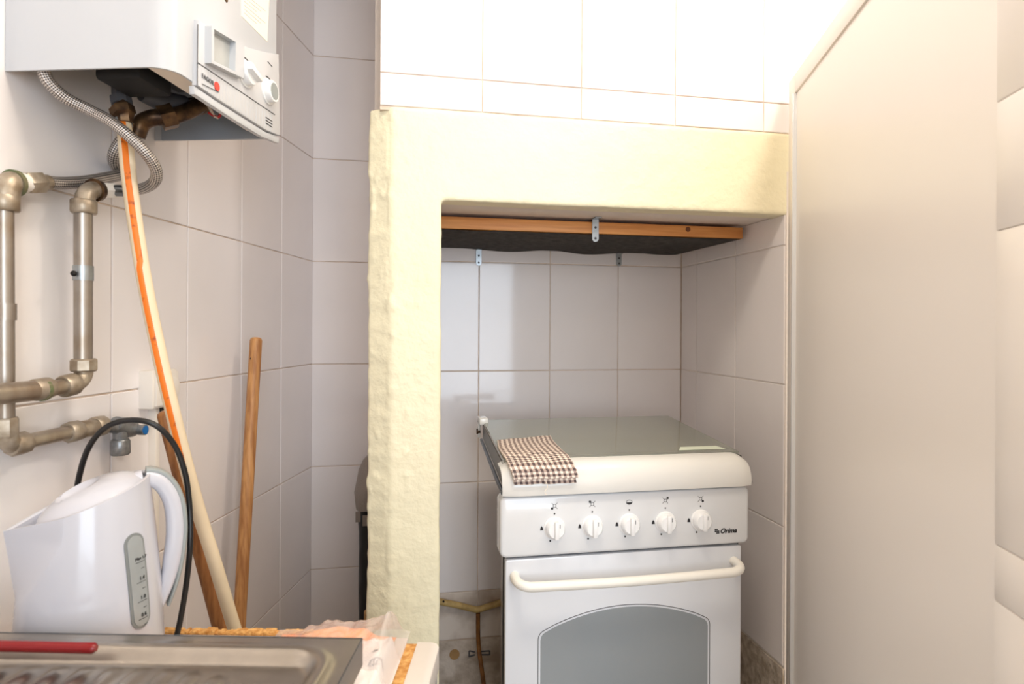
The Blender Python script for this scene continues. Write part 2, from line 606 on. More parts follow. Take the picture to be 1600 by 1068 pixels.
# tiled chimney wall above the yellow beam
bm = newbm(); box(bm, (-0.036, YF + 0.004, 1.575), (2.1, YF + 0.12, ZC))
wu = struct('wall_front', bm, 'grout', 'bright white tiled wall above the yellow beam', 'wall')
usf = [-0.037, 0.1596, 0.3607, 0.563, 0.765, 0.966, 1.168, 1.37, 1.57]
tile_wall(wu, (0, YF + 0.004, 0), (1, 0, 0), (0, -1, 0), usf, [1.582, 1.645, 1.943, 2.241, ZC - 0.003])
bm = newbm(); box(bm, (-0.05, YF + 0.115, 1.575), (0.02, YA + 0.02, ZC))
struct('wall_pillar_side', bm, 'white_paint', 'side of the chimney above the yellow pillar', 'wall')

# yellow plaster: pillar and beam, one rough skin
def yellow():
    bm = newbm()
    plan = [(-0.013, YF), (0.081, YF), (0.081, YF + 0.10), (-0.054, YF + 0.10), (-0.057, YF + 0.028)]
    prism(bm, plan, 0.25, 1.583, lambda u, v, t: V((u, v, t)))
    box(bm, (0.04, YF, 1.407), (0.87, YF + 0.05, 1.583))
    me = bpy.data.meshes.new('tmp')
    bm.to_mesh(me); bm.free()
    o = bpy.data.objects.new('tmp', me); C.objects.link(o)
    md = o.modifiers.new('r', 'REMESH'); md.mode = 'VOXEL'; md.voxel_size = 0.0042
    dg = bpy.context.evaluated_depsgraph_get()
    m2 = bpy.data.meshes.new_from_object(o.evaluated_get(dg))
    bpy.data.objects.remove(o); bpy.data.meshes.remove(me)
    bm = newbm(); bm.from_mesh(m2); bpy.data.meshes.remove(m2)
    for _ in range(2):
        bmesh.ops.smooth_vert(bm, verts=bm.verts, factor=0.5, use_axis_x=True, use_axis_y=True, use_axis_z=True)
    bm.normal_update()
    sh = []
    for v in bm.verts:
        p = v.co
        a = noise.noise(p * 7) * 0.0016 + noise.noise(p * 30 + V((5, 2, 1))) * 0.0008
        lump = noise.noise(V((p.x * 70, p.y * 70, p.z * 45)))
        a += max(0, lump - 0.3) * 0.005 * (1.0 if p.x < 0.02 else 0.35)
        if p.x < -0.02:
            a += noise.noise(V((3, 1, p.z * 9))) * 0.003 + noise.noise(V((3, 1, p.z * 40))) * 0.0015
        sh.append(v.normal * a)
    for v, s in zip(bm.verts, sh):
        v.co += s
    o = mesh_obj('wall_pillar', bm, 'yellow_paint', smooth=180, normals=False)
    tag(o, 'pale yellow rough plaster pillar and beam framing the cooker niche', 'wall', None, 'structure')
    b2 = newbm(); box(b2, (-0.056, YF + 0.002, 0.0), (0.079, YF + 0.10, 0.26))
    mesh_obj('pillar_foot', b2, 'yellow_paint', o)
    b2 = newbm(); box(b2, (-0.050, YF + 0.09, 0.0), (0.060, YA + 0.02, 1.58))
    mesh_obj('pillar_body', b2, 'white_paint', o)
    b2 = newbm(); box(b2, (0.055, YF + 0.03, 1.4095), (XR + 0.005, YB + 0.01, 1.576))
    mesh_obj('soffit', b2, 'white_paint', o, label='white plastered underside of the yellow beam')
yellow()

# wall behind the camera with its window opening, and the room's right wall
bm = newbm()
WX0, WX1, WZ0, WZ1 = -0.22, 1.22, 0.52, 2.32
box(bm, (-1.6, -2.28, 0), (WX0, -2.2, ZC)); box(bm, (WX1, -2.28, 0), (2.2, -2.2, ZC))
box(bm, (WX0, -2.28, 0), (WX1, -2.2, WZ0)); box(bm, (WX0, -2.28, WZ1), (WX1, -2.2, ZC))
struct('wall_rear', bm, 'ceiling_paint', 'white wall with the window behind the viewer', 'wall')
bm = newbm(); box(bm, (2.05, -2.2, 0), (2.13, 2.0, ZC))
struct('wall_far_right', bm, 'ceiling_paint', 'white wall of the room beyond the partition', 'wall')

# ------------------------------------------------------------------ partition on the right
def partition():
    a = R(20.0)
    far = V((0.800, 1.158, 0))
    d = V((-math.sin(a), -math.cos(a), 0))       # towards the viewer
    nrm = V((-math.cos(a), math.sin(a), 0))      # towards the room
    ang = math.atan2(d.y, d.x)
    t = thing('partition_panel', 'tall smooth white partition panel with a pale edge strip, right of the cooker', 'panel', far, ang)
    M = Matrix.Translation(far) @ Matrix.Rotation(ang, 4, 'Z')   # local x runs to the viewer, local y = away from room? fixed below
    sgn = 1 if (Matrix.Rotation(ang, 3, 'Z') @ V((0, 1, 0))).dot(nrm) > 0 else -1
    def b(lo, hi, bev=0.0):
        bm = newbm()
        lo, hi = V(lo), V(hi)
        y0, y1 = sorted((lo.y * sgn, hi.y * sgn))
        box(bm, (lo.x, y0, lo.z), (hi.x, y1, hi.z), bev)
        bm.transform(M)
        return bm
    L = 0.708
    ZT = 1.678
    mesh_obj('board', b((0.030, -0.022, 0.02), (L, -0.004, ZT - 0.02)), 'laminate_panel', t)
    mesh_obj('edge_strip', b((0.0, -0.026, 0.0), (0.040, 0.0, ZT), 0.003), 'trim_white', t)
    mesh_obj('edge_strip', b((0.041, -0.026, ZT - 0.040), (L, 0.0, ZT), 0.003), 'trim_white', t)
    mesh_obj('edge_bead', b((0.040, -0.010, 0.0), (0.046, 0.0035, ZT - 0.040), 0.0015), 'enamel', t)
    # second leaf beyond the joint
    q = far + d * (L + 0.001)
    t2 = thing('door_leaf', 'white jointed leaf at the right edge of the picture, nearer than the partition', 'panel', q, ang)
    M2 = Matrix.Translation(q) @ Matrix.Rotation(ang, 4, 'Z')
    zs = [0.02, 0.62, 0.905, 0.958, 1.255, 1.377, 1.9]
    for i in range(len(zs) - 1):
        bm = newbm()
        y0, y1 = sorted((-0.020 * sgn, -0.0015 * sgn))
        box(bm, (0.0, y0, zs[i] + 0.0004), (0.056, y1, zs[i + 1] - 0.0004), 0.0008)
        bm.transform(M2)
        mesh_obj('slat', bm, 'laminate_panel', t2)
partition()

# ------------------------------------------------------------------ water heater
def heater():
    FX = -0.487
    t = thing('water_heater', 'white gas water heater hung high on the tiled left wall', 'water heater', FW @ V((-0.60, 0.885, 1.487)), R(-14.73))
    y0, y1, x0 = 0.738, 1.035, -0.7085
    z0, z1 = 1.487, 2.25
    def plan(off):
        P = [(x0, y0 + off)]
        for k in range(7):
            a = -math.pi / 2 + k * math.pi / 12
            P.append((FX - 0.030 + (0.030 - off) * math.cos(a), y0 + 0.030 + (0.030 - off) * math.sin(a)))
        for k in range(5):
            a = k * math.pi / 8
            P.append((FX - 0.008 + (0.008 - off) * math.cos(a), y1 - 0.008 + (0.008 - off) * math.sin(a)))
        P.append((x0, y1 - off))
        return P
    A, Bp = plan(0), plan(0.003)
    bm = newbm()
    def wall(P, za, zb):
        va = [bm.verts.new((p[0], p[1], za)) for p in P]
        vb = [bm.verts.new((p[0], p[1], zb)) for p in P]
        for i in range(len(P) - 1):
            bm.faces.new((va[i], va[i + 1], vb[i + 1], vb[i]))
        return va, vb
    a0, a1 = wall(A, z0, z1)
    b0, b1 = wall(Bp, z0, z1)
    for i in range(len(A) - 1):
        bm.faces.new((a0[i], a0[i + 1], b0[i + 1], b0[i]))
    bm.faces.new(a1)
    bm.transform(FW)
    mesh_obj('casing', bm, 'boiler_white', t)
    # inner flange and back plate
    bm = newbm()
    box(bm, (x0 + 0.003, y0 + 0.004, z0 + 0.012), (FX - 0.03, y0 + 0.030, z0 + 0.016))
    box(bm, (FX - 0.05, y0 + 0.030, z0 + 0.012), (FX - 0.004, y1 - 0.006, z0 + 0.015))
    bm.transform(FW); mesh_obj('bottom_flange', bm, 'label_paper', t)
    bm = newbm(); box(bm, (x0 + 0.015, y1 - 0.008, z0 - 0.001), (FX - 0.006, y1 - 0.0035, 1.75), 0.001); bm.transform(FW)
    mesh_obj('inner_side', bm, 'boiler_inner', t)
    bm = newbm(); box(bm, (-0.66, 0.84, 1.565), (-0.54, 1.02, 1.59), 0.004); bm.transform(FW)
    mesh_obj('burner_plate', bm, 'dark_grey', t)
    bm = newbm(); box(bm, (-0.618, 0.775, 1.489), (-0.553, 0.845, 1.566), 0.006); bm.transform(FW)
    mesh_obj('burner_tray', bm, 'black_matt', t)
    # control panel: outline taken on the front plane
    def q(px, py, fx=FX):
        p = w_of(px, py, fx)
        return (p.y, p.z)
    ax = lambda u, v, s: FW @ V((s, u, v))
    top = [(303, 31), (316, 40), (338, 53), (361, 65), (383, 75), (411, 82), (430, 85)]
    botm = [(432, 212), (411, 204), (376, 182), (333, 155), (301, 133)]
    bm = newbm(); prism(bm, [q(*p) for p in top + botm], FX - 0.002, FX + 0.007, ax, 0.002)
    pn = mesh_obj('control_panel', bm, 'panel_grey', t)
    F1 = FX + 0.007
    bm = newbm(); prism(bm, [q(*p) for p in [(299, 134), (333, 157), (376, 184), (411, 206), (433, 214), (432, 224), (405, 213), (360, 186), (300, 147)]], FX - 0.004, FX + 0.004, ax, 0.001)
    mesh_obj('lower_trim', bm, 'boiler_white', t)
    # pin-striped lower band
    bm = newbm()
    for k in range(25):
        x = 311 + k * 4.7
        yt = 99 + (x - 309) * 0.675
        yb = [135 + (x - 301) * 0.66, 155 + (x - 333) * 0.628][x > 333]
        a, b_ = q(x, yt + 3, F1), q(x, yb - 7, F1)
        box(bm, (F1 - 0.001, a[0] - 0.0006, b_[1]), (F1 + 0.0004, a[0] + 0.0005, a[1]))
    bm.transform(FW); tag(mesh_obj('ribs', bm, 'panel_grey', pn), kind='stuff')
    bm = newbm()
    a, b_ = ax(*q(309, 98, F1), F1), ax(*q(429, 179, F1), F1)
    tube(bm, [a, b_], 0.0009, 6)
    a, b_ = ax(*q(309, 38, F1), F1), ax(*q(308, 137, F1), F1)
    tube(bm, [a, b_], 0.0007, 6)
    mesh_obj('groove_line', bm, 'ink_grey', pn)
    # recessed display
    bm = newbm()
    o = [(312, 41), (365, 70), (364, 123), (312, 99)]
    i = [(316, 46), (351, 66), (350, 112), (316, 96)]
    for k in range(4):
        k2 = (k + 1) % 4
        prism(bm, [q(*o[k]), q(*o[k2]), q(*i[k2]), q(*i[k])], F1 - 0.001, F1 + 0.010, ax)
    bz = mesh_obj('display_bezel', bm, 'boiler_white', pn)
    bm = newbm(); prism(bm, [q(*p) for p in i], F1 - 0.001, F1 + 0.0008, ax)
    mesh_obj('display_screen', bm, 'screen_grey', bz)
    # two knobs
    nx = FW.to_3x3() @ V((1, 0, 0))
    for (px, py, r) in ((383, 115, 0.0185), (418, 143, 0.0185)):
        c = ax(*q(px, py, F1), F1)
        bm = newbm()
        Mk = Matrix.Translation(c) @ rot_to(nx)
        lathe(bm, [(r * 1.12, -0.001), (r * 1.12, 0.002), (r, 0.0025), (r * 0.96, 0.010), (r * 0.88, 0.012)], 28, Mk)
        kn = mesh_obj('knob', bm, 'knob_white', pn)
        bm = newbm()
        if px < 400:
            box(bm, (-0.017, -0.0042, 0.008), (0.017, 0.0042, 0.021), 0.002, M=Mk @ Matrix.Rotation(R(62), 4, 'Z'))
            mesh_obj('grip', bm, 'knob_white', kn)
        else:
            lathe(bm, [(r * 0.72, 0.010), (r * 0.72, 0.0125)], 24, Mk)
            mesh_obj('grip', bm, 'kettle_grey', kn, label='grey centre of the knob')
        bm = newbm()
        pts = [c + FW.to_3x3() @ V((0.0005, 1.28 * r * math.cos(a), 1.28 * r * math.sin(a))) for a in [R(30 + 7 * s) for s in range(12)]]
        tube(bm, pts, 0.0008, 6)
        mesh_obj('scale_arc', bm, 'ink', pn)
    bm = newbm()
    for (px, py) in ((368, 88), (368, 97), (370, 105)):
        disc(bm, ax(*q(px, py, F1), F1), nx, 0.0014)
    a = ax(*q(364, 78, F1), F1); b_ = ax(*q(371, 81, F1), F1); tube(bm, [a, b_], 0.0022, 8)
    a = ax(*q(418, 96, F1), F1); b_ = ax(*q(425, 104, F1), F1); tube(bm, [a, b_], 0.0008, 6)
    for k in range(3):
        a = ax(*q(415, 183 + 4.5 * k, F1), F1); b_ = ax(*q(425, 189.5 + 4.5 * k, F1), F1); tube(bm, [a, b_], 0.0009, 6)
    tag(mesh_obj('panel_marks', bm, 'ink', pn), kind='stuff')
    # lettering and red emblem
    tx = FW.to_3x3() @ V((0, 1, 0))
    TM = Matrix((tx, V((0, 0, 1)), nx)).transposed().to_4x4()
    bm = newbm()
    text_mesh(bm, 'FAGOR', 0.0088, Matrix.Translation(ax(*q(325, 124.5, F1 + 0.001), F1 + 0.001)) @ TM)
    mesh_obj('lettering', bm, 'ink_grey', pn)
    bm = newbm(); disc(bm, ax(*q(338, 135, F1), F1), nx, 0.0062, 0.0016, 20)
    mesh_obj('emblem', bm, 'red_mark', pn, label='round red emblem beside the lettering')
    bm = newbm(); tube(bm, [ax(*q(316, 131, F1 + 0.001), F1 + 0.001), ax(*q(342, 144, F1 + 0.001), F1 + 0.001)], 0.0005, 6)
    mesh_obj('underline', bm, 'ink_grey', pn)
    # paper label with illegible small print
    bm = newbm(); prism(bm, [q(377, -40), q(377, 25), q(417, 65), q(421, -40 + 20)], FX - 0.0005, FX + 0.0006, ax)
    lb = mesh_obj('paper_label', bm, 'label_paper', t)
    bm = newbm()
    for k in range(9):
        y = 18 - k * 6
        tube(bm, [ax(*q(381, y + 2), FX + 0.0006), ax(*q(400 + 14 * (k % 3) / 2, y + 2 + (19 + 7 * (k % 3)) * 0.97 * (0.9 - 0.01 * k)), FX + 0.0006)], 0.0003, 5)
    mesh_obj('small_print', bm, 'ink_grey', lb)
    bm = newbm(); disc(bm, ax(*q(353, -1), FX), nx, 0.004, 0.001)
    mesh_obj('screw', bm, 'brass_dark', t)
    # fittings under the casing
    bm = newbm()
    pts = [at(185, 128, 0.885), at(187, 150, 0.885), at(188, 151, 0.885), at(191, 163, 0.885), at(191, 164, 0.885), at(193, 175, 0.885)]
    tube(bm, pts, [0.010, 0.011, 0.0145, 0.0145, 0.011, 0.011], 8)
    mesh_obj('water_valve', bm, 'dark_grey', t)
    bm = newbm(); tube(bm, [at(188, 166, 0.88), at(190, 168, 0.88), at(193, 179, 0.88), at(195, 181, 0.88), at(195, 184, 0.88), at(196, 192, 0.88)],
                       [0.013, 0.0165, 0.0165, 0.013, 0.0105, 0.0105], 6)
    mesh_obj('brass_nut', bm, 'brass_dark', t)
    bm = newbm(); tube(bm, spline([at(318, 160, 0.97), at(290, 175, 0.95), at(262, 183, 0.93), at(240, 184, 0.92), at(222, 192, 0.92), at(213, 212, 0.92)], 5), 0.0125, 12)
    tube(bm, [at(272, 180, 0.937), at(250, 185, 0.927)], [0.019, 0.019], 6)
    tube(bm, [at(214, 196, 0.92), at(212, 213, 0.92)], [0.013, 0.013], 6)
    mesh_obj('brass_elbow', bm, 'brass_dark', t)
    bm = newbm(); bmesh.ops.create_icosphere(bm, subdivisions=2, radius=0.017, matrix=Matrix.Translation(at(306, 166, 0.97)) @ Matrix.Diagonal((1.3, 1, 0.8, 1)))
    mesh_obj('gas_body', bm, 'brass_dark', t)
    bm = newbm()
    tube(bm, [at(220, 148, 0.90), at(252, 158, 0.93), at(290, 162, 0.96)], [0.009, 0.016, 0.012], 10)
    mesh_obj('gas_manifold', bm, 'dark_grey', t)
    for m, ps in (('red_wire', [(318, 158), (332, 167), (344, 176), (340, 183), (326, 176)]), ('white_wire', [(316, 156), (326, 166), (334, 180), (341, 184)]),
                  ('red_wire', [(196, 137), (204, 141), (216, 146)])):
        bm = newbm(); tube(bm, spline([at(x, y, 0.955 if x > 250 else 0.88) for x, y in ps], 5), 0.0022, 8)
        mesh_obj('wire', bm, m, t)
heater()

# ------------------------------------------------------------------ pipes on the left wall
PA, PB = -0.684, -0.656
def nut(bm, a, b, r, seg=8):
    a, b = V(a), V(b)
    d = (b - a)
    tube(bm, [a, a + d * 0.12, a + d * 0.88, b], [r * 0.88, r, r, r * 0.88], seg)
def corner(a, b, c, n=6):
    a, b, c = V(a), V(b), V(c)
    return [a.lerp(b, t).lerp(b.lerp(c, t), t) for t in [k / n for k in range(n + 1)]]

def pipes():
    A = lambda x, y: at_w(x, y, PA)
    B = lambda x, y: at_w(x, y, PB)
    # first run: far left upright, elbow, low horizontal run
    t = thing('water_pipe', 'metal pipe run at the far left edge, turning right to the grey tap', 'pipe', A(8, 700), 0, 'water pipes on the left wall')
    bm = newbm(); cyl(bm, A(7, 300), A(9, 672), 0.0098); mesh_obj('pipe', bm, 'pipe_tin', t)
    bm = newbm(); tube(bm, corner(A(9, 676), A(9, 697), A(36, 691)), 0.0125, 16); mesh_obj('elbow', bm, 'fitting', t)
    bm = newbm(); nut(bm, A(9, 652), A(9, 684), 0.0138); mesh_obj('nut', bm, 'fitting', t)
    bm = newbm(); nut(bm, A(16, 696), A(42, 690), 0.0148); mesh_obj('nut', bm, 'fitting', t)
    bm = newbm(); cyl(bm, A(30, 692), A(122, 672), 0.0098); mesh_obj('pipe', bm, 'copper_dull', t)
    bm = newbm(); nut(bm, A(104, 676), A(124, 672), 0.0150); mesh_obj('nut', bm, 'fitting', t)
    bm = newbm(); nut(bm, A(122, 672), A(148, 667), 0.0125, 14); mesh_obj('coupling', bm, 'fitting', t)
    bm = newbm(); nut(bm, A(146, 667), A(162, 664), 0.0150, 14); mesh_obj('coupling', bm, 'fitting', t)
    bm = newbm(); tube(bm, corner(A(8, 318), A(8, 285), A(22, 286)), 0.0150, 16); mesh_obj('tee', bm, 'fitting', t)
    bm = newbm(); nut(bm, A(8, 304), A(8, 330), 0.0162); mesh_obj('nut', bm, 'fitting', t)
    bm = newbm(); cyl(bm, A(19, 286), A(25, 286), 0.0172, 0.0168); mesh_obj('seal_ring', bm, 'green_ring', t, label='green stained ring')
    bm = newbm(); cyl(bm, A(22, 286), A(42, 286), 0.0125); mesh_obj('pipe_end', bm, 'plug_white', t)
    bm = newbm(); cyl(bm, A(9, 474), A(9, 500), 0.0112); mesh_obj('sleeve', bm, 'pipe_tin', t)
    # second run: upright in the middle, elbow back to the left
    t = thing('water_pipe', 'shiny metal pipe upright with clamp, turning left under the braided hose', 'pipe', B(131, 600), 0, 'water pipes on the left wall')
    bm = newbm(); cyl(bm, B(130, 325), B(130, 575), 0.0114); mesh_obj('pipe', bm, 'pipe_tin', t)
    bm = newbm(); nut(bm, B(131, 312), B(131, 334), 0.0172, 8); mesh_obj('nut', bm, 'fitting', t)
    bm = newbm(); tube(bm, corner(B(131, 322), B(131, 296), B(150, 297)), 0.0125, 16); mesh_obj('tee', bm, 'fitting', t)
    bm = newbm(); cyl(bm, B(146, 297), B(153, 297.5), 0.0165, 0.0150); mesh_obj('seal_ring', bm, 'brass_dark', t)
    bm = newbm(); nut(bm, B(131, 560), B(131, 580), 0.0172, 8); mesh_obj('nut', bm, 'fitting', t)
    bm = newbm(); tube(bm, corner(B(131, 578), B(131, 598), B(108, 602)), 0.0115, 16); mesh_obj('elbow', bm, 'fitting', t)
    bm = newbm(); nut(bm, B(97, 604), B(118, 599), 0.0150, 14); mesh_obj('nut', bm, 'fitting', t)
    bm = newbm(); cyl(bm, B(70, 609), B(112, 601), 0.0100); mesh_obj('pipe', bm, 'copper_dull', t)
    bm = newbm(); nut(bm, B(50, 610), B(78, 605), 0.0140, 14); mesh_obj('coupling', bm, 'fitting', t)
    bm = newbm(); cyl(bm, B(63, 609), B(68, 608), 0.0146); mesh_obj('seal_ring', bm, 'green_ring', t, label='greenish ring')
    bm = newbm(); cyl(bm, B(-20, 617), B(52, 610), 0.0128); mesh_obj('pipe', bm, 'copper_dull', t)
    bm = newbm(); cyl(bm, B(130, 415), B(130, 438), 0.0126); mesh_obj('clamp', bm, 'zinc', t)
    bm = newbm(); bmesh.ops.create_icosphere(bm, subdivisions=2, radius=0.004, matrix=Matrix.Translation(B(115, 427)))
    mesh_obj('clamp_screw', bm, 'black_matt', t)
    # braided hoses
    t = thing('braided_hose', 'braided steel hose looping from the heater down to the middle pipe', 'hose', B(200, 298), 0, 'braided hoses under the heater')
    P = [(66, 104, -.668), (76, 128, -.664), (103, 153, -.652), (140, 172, -.632), (170, 188, -.608), (200, 211, -.585), (226, 237, -.570), (243, 262, -.566), (243, 281, -.575), (228, 293, -.600), (205, 297, -.628), (184, 298, -.648)]
    bm = newbm(); tube(bm, spline([at_w(*p) for p in P], 8), 0.0079, 16); mesh_obj('hose', bm, 'braid', t)
    bm = newbm(); cyl(bm, at_w(206, 298, -.627), at_w(178, 297.5, -.652), 0.0084); mesh_obj('ferrule', bm, 'steel_edge', t)
    bm = newbm(); nut(bm, B(155, 297), B(180, 298), 0.0118, 6); mesh_obj('nut', bm, 'plug_white', t, label='pale hexagonal nut')
    t = thing('braided_hose', 'braided steel hose running level from the left pipe behind the striped gas hose', 'hose', A(120, 290), 0, 'braided hoses under the heater')
    P = [(75, 285, -.684), (100, 286, -.682), (130, 284, -.678), (160, 279, -.676), (186, 273, -.680), (203, 263, -.690), (196, 268, -.694), (181, 258, -.686), (178, 243, -.676), (187, 224, -.664), (203, 206, -.650)]
    pts = spline([at_w(*p) for p in P], 8)
    bm = newbm(); tube(bm, pts, [0.0088] * len(pts), 16); mesh_obj('hose', bm, 'braid', t)
    bm = newbm(); cyl(bm, A(66, 285), A(84, 285), 0.0086); mesh_obj('ferrule', bm, 'copper_dull', t)
    bm = newbm(); nut(bm, A(38, 286), A(64, 285), 0.0150, 6); cyl(bm, A(60, 285), A(74, 285), 0.0105); mesh_obj('nut', bm, 'fitting', t)
    # small grey tap
    t = thing('stop_tap', 'small grey tap with a blue dot at the end of the low pipe', 'tap', A(190, 712))
    bm = newbm(); cyl(bm, A(158, 665), A(200, 672), 0.0082); mesh_obj('inlet', bm, 'valve_grey', t)
    bm = newbm(); tube(bm, [A(187, 664), A(188, 676), A(188, 690)], [0.0115, 0.0105, 0.0095], 14)
    tube(bm, [A(180, 662), A(198, 668), A(208, 671)], [0.012, 0.0165, 0.0120], 14)
    mesh_obj('tap_body', bm, 'valve_grey', t)
    bm = newbm(); nut(bm, A(188, 686), A(188, 710), 0.0142, 14); mesh_obj('outlet', bm, 'valve_grey', t)
    nx = FW.to_3x3() @ V((1, 0, 0))
    bm = newbm(); tube(bm, [A(205, 671), A(205, 671) + nx * 0.012, A(205, 671) + nx * 0.014, A(205, 671) + nx * 0.024], [0.0065, 0.0065, 0.0085, 0.0085], 12); mesh_obj('spindle', bm, 'valve_grey', t)
    bm = newbm(); disc(bm, A(205, 671) + nx * 0.0238, nx, 0.0068, 0.001); mesh_obj('cap', bm, 'blue_mark', t, label='blue dot')
    # striped gas hose
    t = thing('gas_hose', 'cream hose with an orange stripe hanging from the heater', 'hose', at(365, 980, 0.96))
    P = [(193, 186, .885), (197, 230, .87), (202, 280, .865), (213, 360, .865), (226, 440, .866), (242, 520, .868), (262, 610, .87), (284, 700, .885), (308, 790, .905), (336, 880, .93), (366, 980, .96), (402, 1090, 1.0)]
    pts = spline([at(*p) for p in P], 8)
    r = 0.0098
    bm = newbm(); tube(bm, pts, r, 18); gh = mesh_obj('hose', bm, 'cream_hose', t)
    bm = newbm(); fr = frames(pts)
    ns = int(len(pts) * 0.69)
    g = []
    for p, (tn, u, v) in list(zip(pts, fr))[:ns]:
        cdir = (EYE - p); cdir = (cdir - tn * cdir.dot(tn)).normalized()
        side = tn.cross(cdir)
        if side.dot(ray(100, 500)) < 0: side = -side
        row = []
        s0 = 8 if p.z > 1.25 else 22
        for k in range(5):
            a = R(s0 - 22 + k * 11)
            row.append(p + (cdir * math.cos(a) + side * math.sin(a)) * (r + 0.0004))
        g.append(row)
    sheet(bm, g); mesh_obj('stripe', bm, 'orange_stripe', gh, normals=False, label='orange stripe with tiny print')
    bm = newbm(); tube(bm, [at(192, 178, .885), at(193, 196, .884)], 0.0118, 12); mesh_obj('clip', bm, 'zinc', t)
pipes()

# ------------------------------------------------------------------ socket box, trunking
def sockets():
    a, b = w_of(214, 600, WALLX), w_of(278, 600, WALLX + 0.03)
    z1, z0 = at_w(232, 580, WALLX + 0.028).z, at_w(232, 641, WALLX + 0.028).z
    t = thing('socket_box', 'white surface socket box on the left tiles behind the gas hose', 'socket', FW @ V((WALLX, (a.y + b.y) / 2, z0)))
    bm = newbm(); box(bm, (WALLX, a.y, z0), (WALLX + 0.028, b.y, z1), 0.003, M=FW); bx = mesh_obj('box', bm, 'plug_white', t)
    bm = newbm(); box(bm, (WALLX + 0.027, a.y + 0.004, z0 + 0.004), (WALLX + 0.033, b.y - 0.002, z1 - 0.004), 0.002, M=FW); mesh_obj('faceplate', bm, 'plug_white', t)
    bm = newbm()
    nx = FW.to_3x3() @ V((1, 0, 0))
    c = FW @ V((WALLX + 0.033, (a.y + b.y) / 2 + 0.012, (z0 + z1) / 2))
    lathe(bm, [(0.020, 0), (0.020, 0.002), (0.017, 0.003)], 24, Matrix.Translation(c) @ rot_to(nx)); mesh_obj('socket_ring', bm, 'plug_white', t)
    bm = newbm(); box(bm, (WALLX + 0.004, b.y - 0.030, z0 - 0.012), (WALLX + 0.024, b.y - 0.012, z0 + 0.001), 0.001, M=FW); mesh_obj('plug', bm, 'black_plastic', t)
    c0, c1 = w_of(229, 700, WALLX), w_of(250, 700, WALLX + 0.016)
    bm = newbm(); box(bm, (WALLX, c0.y, 0.12), (WALLX + 0.016, c1.y, z0 - 0.001), 0.002, M=FW)
    o = mesh_obj('cable_duct', bm, 'plug_white'); tag(o, 'white cable duct on the tiles below the socket box', 'cable duct')
sockets()

# ------------------------------------------------------------------ sticks in the alcove
def stick(name, label, a, b, r, m, cat='stick'):
    """a: top, b: a point lower down; runs on to the floor"""
    d = (b - a)
    foot = a + d * ((a.z - 0.004) / (a.z - b.z))
    n = 14
    pts = [a.lerp(foot, k / n) for k in range(n + 1)]
    dn = d.normalized()
    pts = [a - dn * r * 0.55, a - dn * r * 0.35] + pts
    rs = [r * 0.55, r * 0.88] + [r] * (n + 1)
    bm = newbm(); tube(bm, pts, rs, 16)
    o = mesh_obj(name, bm, m)
    return tag(o, label, cat)
tp = at(400, 532, 1.335)
bs = stick('broom_handle', 'round wooden broom handle leaning alone against the alcove tiles', tp, at(374, 975, 1.27), 0.0128, 'wood_handle')
bm = newbm(); disc(bm, tp + (at(393, 560, 1.32) - tp), (EYE - tp), 0.003, 0.001)
mesh_obj('peg_hole', bm, 'black_matt', bs)
stick('broom_handle', 'darker brown wooden stick crossing behind the striped gas hose', at(259, 648, 0.955), at(344, 978, 1.02), 0.0122, 'wood_brown')

def black_roll():
    t = thing('wrapped_roll', 'tall black roll with dusty plastic on top, half behind the yellow pillar', 'roll', at_y(577, 1200, 1.74))
    bot = at_y(583, 980, 1.75); bot.z = 0.0
    tp = at_y(581, 775, 1.75)
    n = 22
    bm = newbm()
    pts = [bot.lerp(tp, k / n) for k in range(n + 1)]
    tube(bm, pts, [0.036 + 0.003 * noise.noise(p * 30) for p in pts], 18)
    for v in bm.verts:
        v.co += (v.co - V((tp.x, tp.y, v.co.z))).normalized() * noise.noise(v.co * 45) * 0.004
    mesh_obj('roll', bm, 'black_plastic', t)
    bm = newbm()
    pts = [at_y(580, y, 1.75) for y in (792, 782, 768, 750, 733, 718, 709)]
    tube(bm, pts, [0.043, 0.046, 0.045, 0.040, 0.034, 0.022, 0.008], 18)
    for v in bm.verts:
        v.co += V((noise.noise(v.co * 30), noise.noise(v.co * 30 + V((9, 0, 0))), 0)) * 0.007
    mesh_obj('plastic_cover', bm, 'dusty_plastic', t)
    bm = newbm()
    for (x, y) in ((559, 806), (570, 812)):
        p = at_y(x, y, 1.702)
        box(bm, p + V((-0.006, -0.001, -0.016)), p + V((0.007, 0.002, 0.012)))
    mesh_obj('tape', bm, 'dusty_plastic', t)
    p = at_y(577, 975, 1.45)
    bm = newbm(); lathe(bm, [(0.026, 0), (0.026, 0.0), (0.024, p.z + 0.03), (0.012, p.z + 0.034)], 20, Matrix.Translation(V((p.x + 0.012, p.y, 0))))
    o = mesh_obj('card_tube', bm, 'tan_card'); tag(o, 'tan tube barely showing at the foot of the yellow pillar', 'tube')
black_roll()

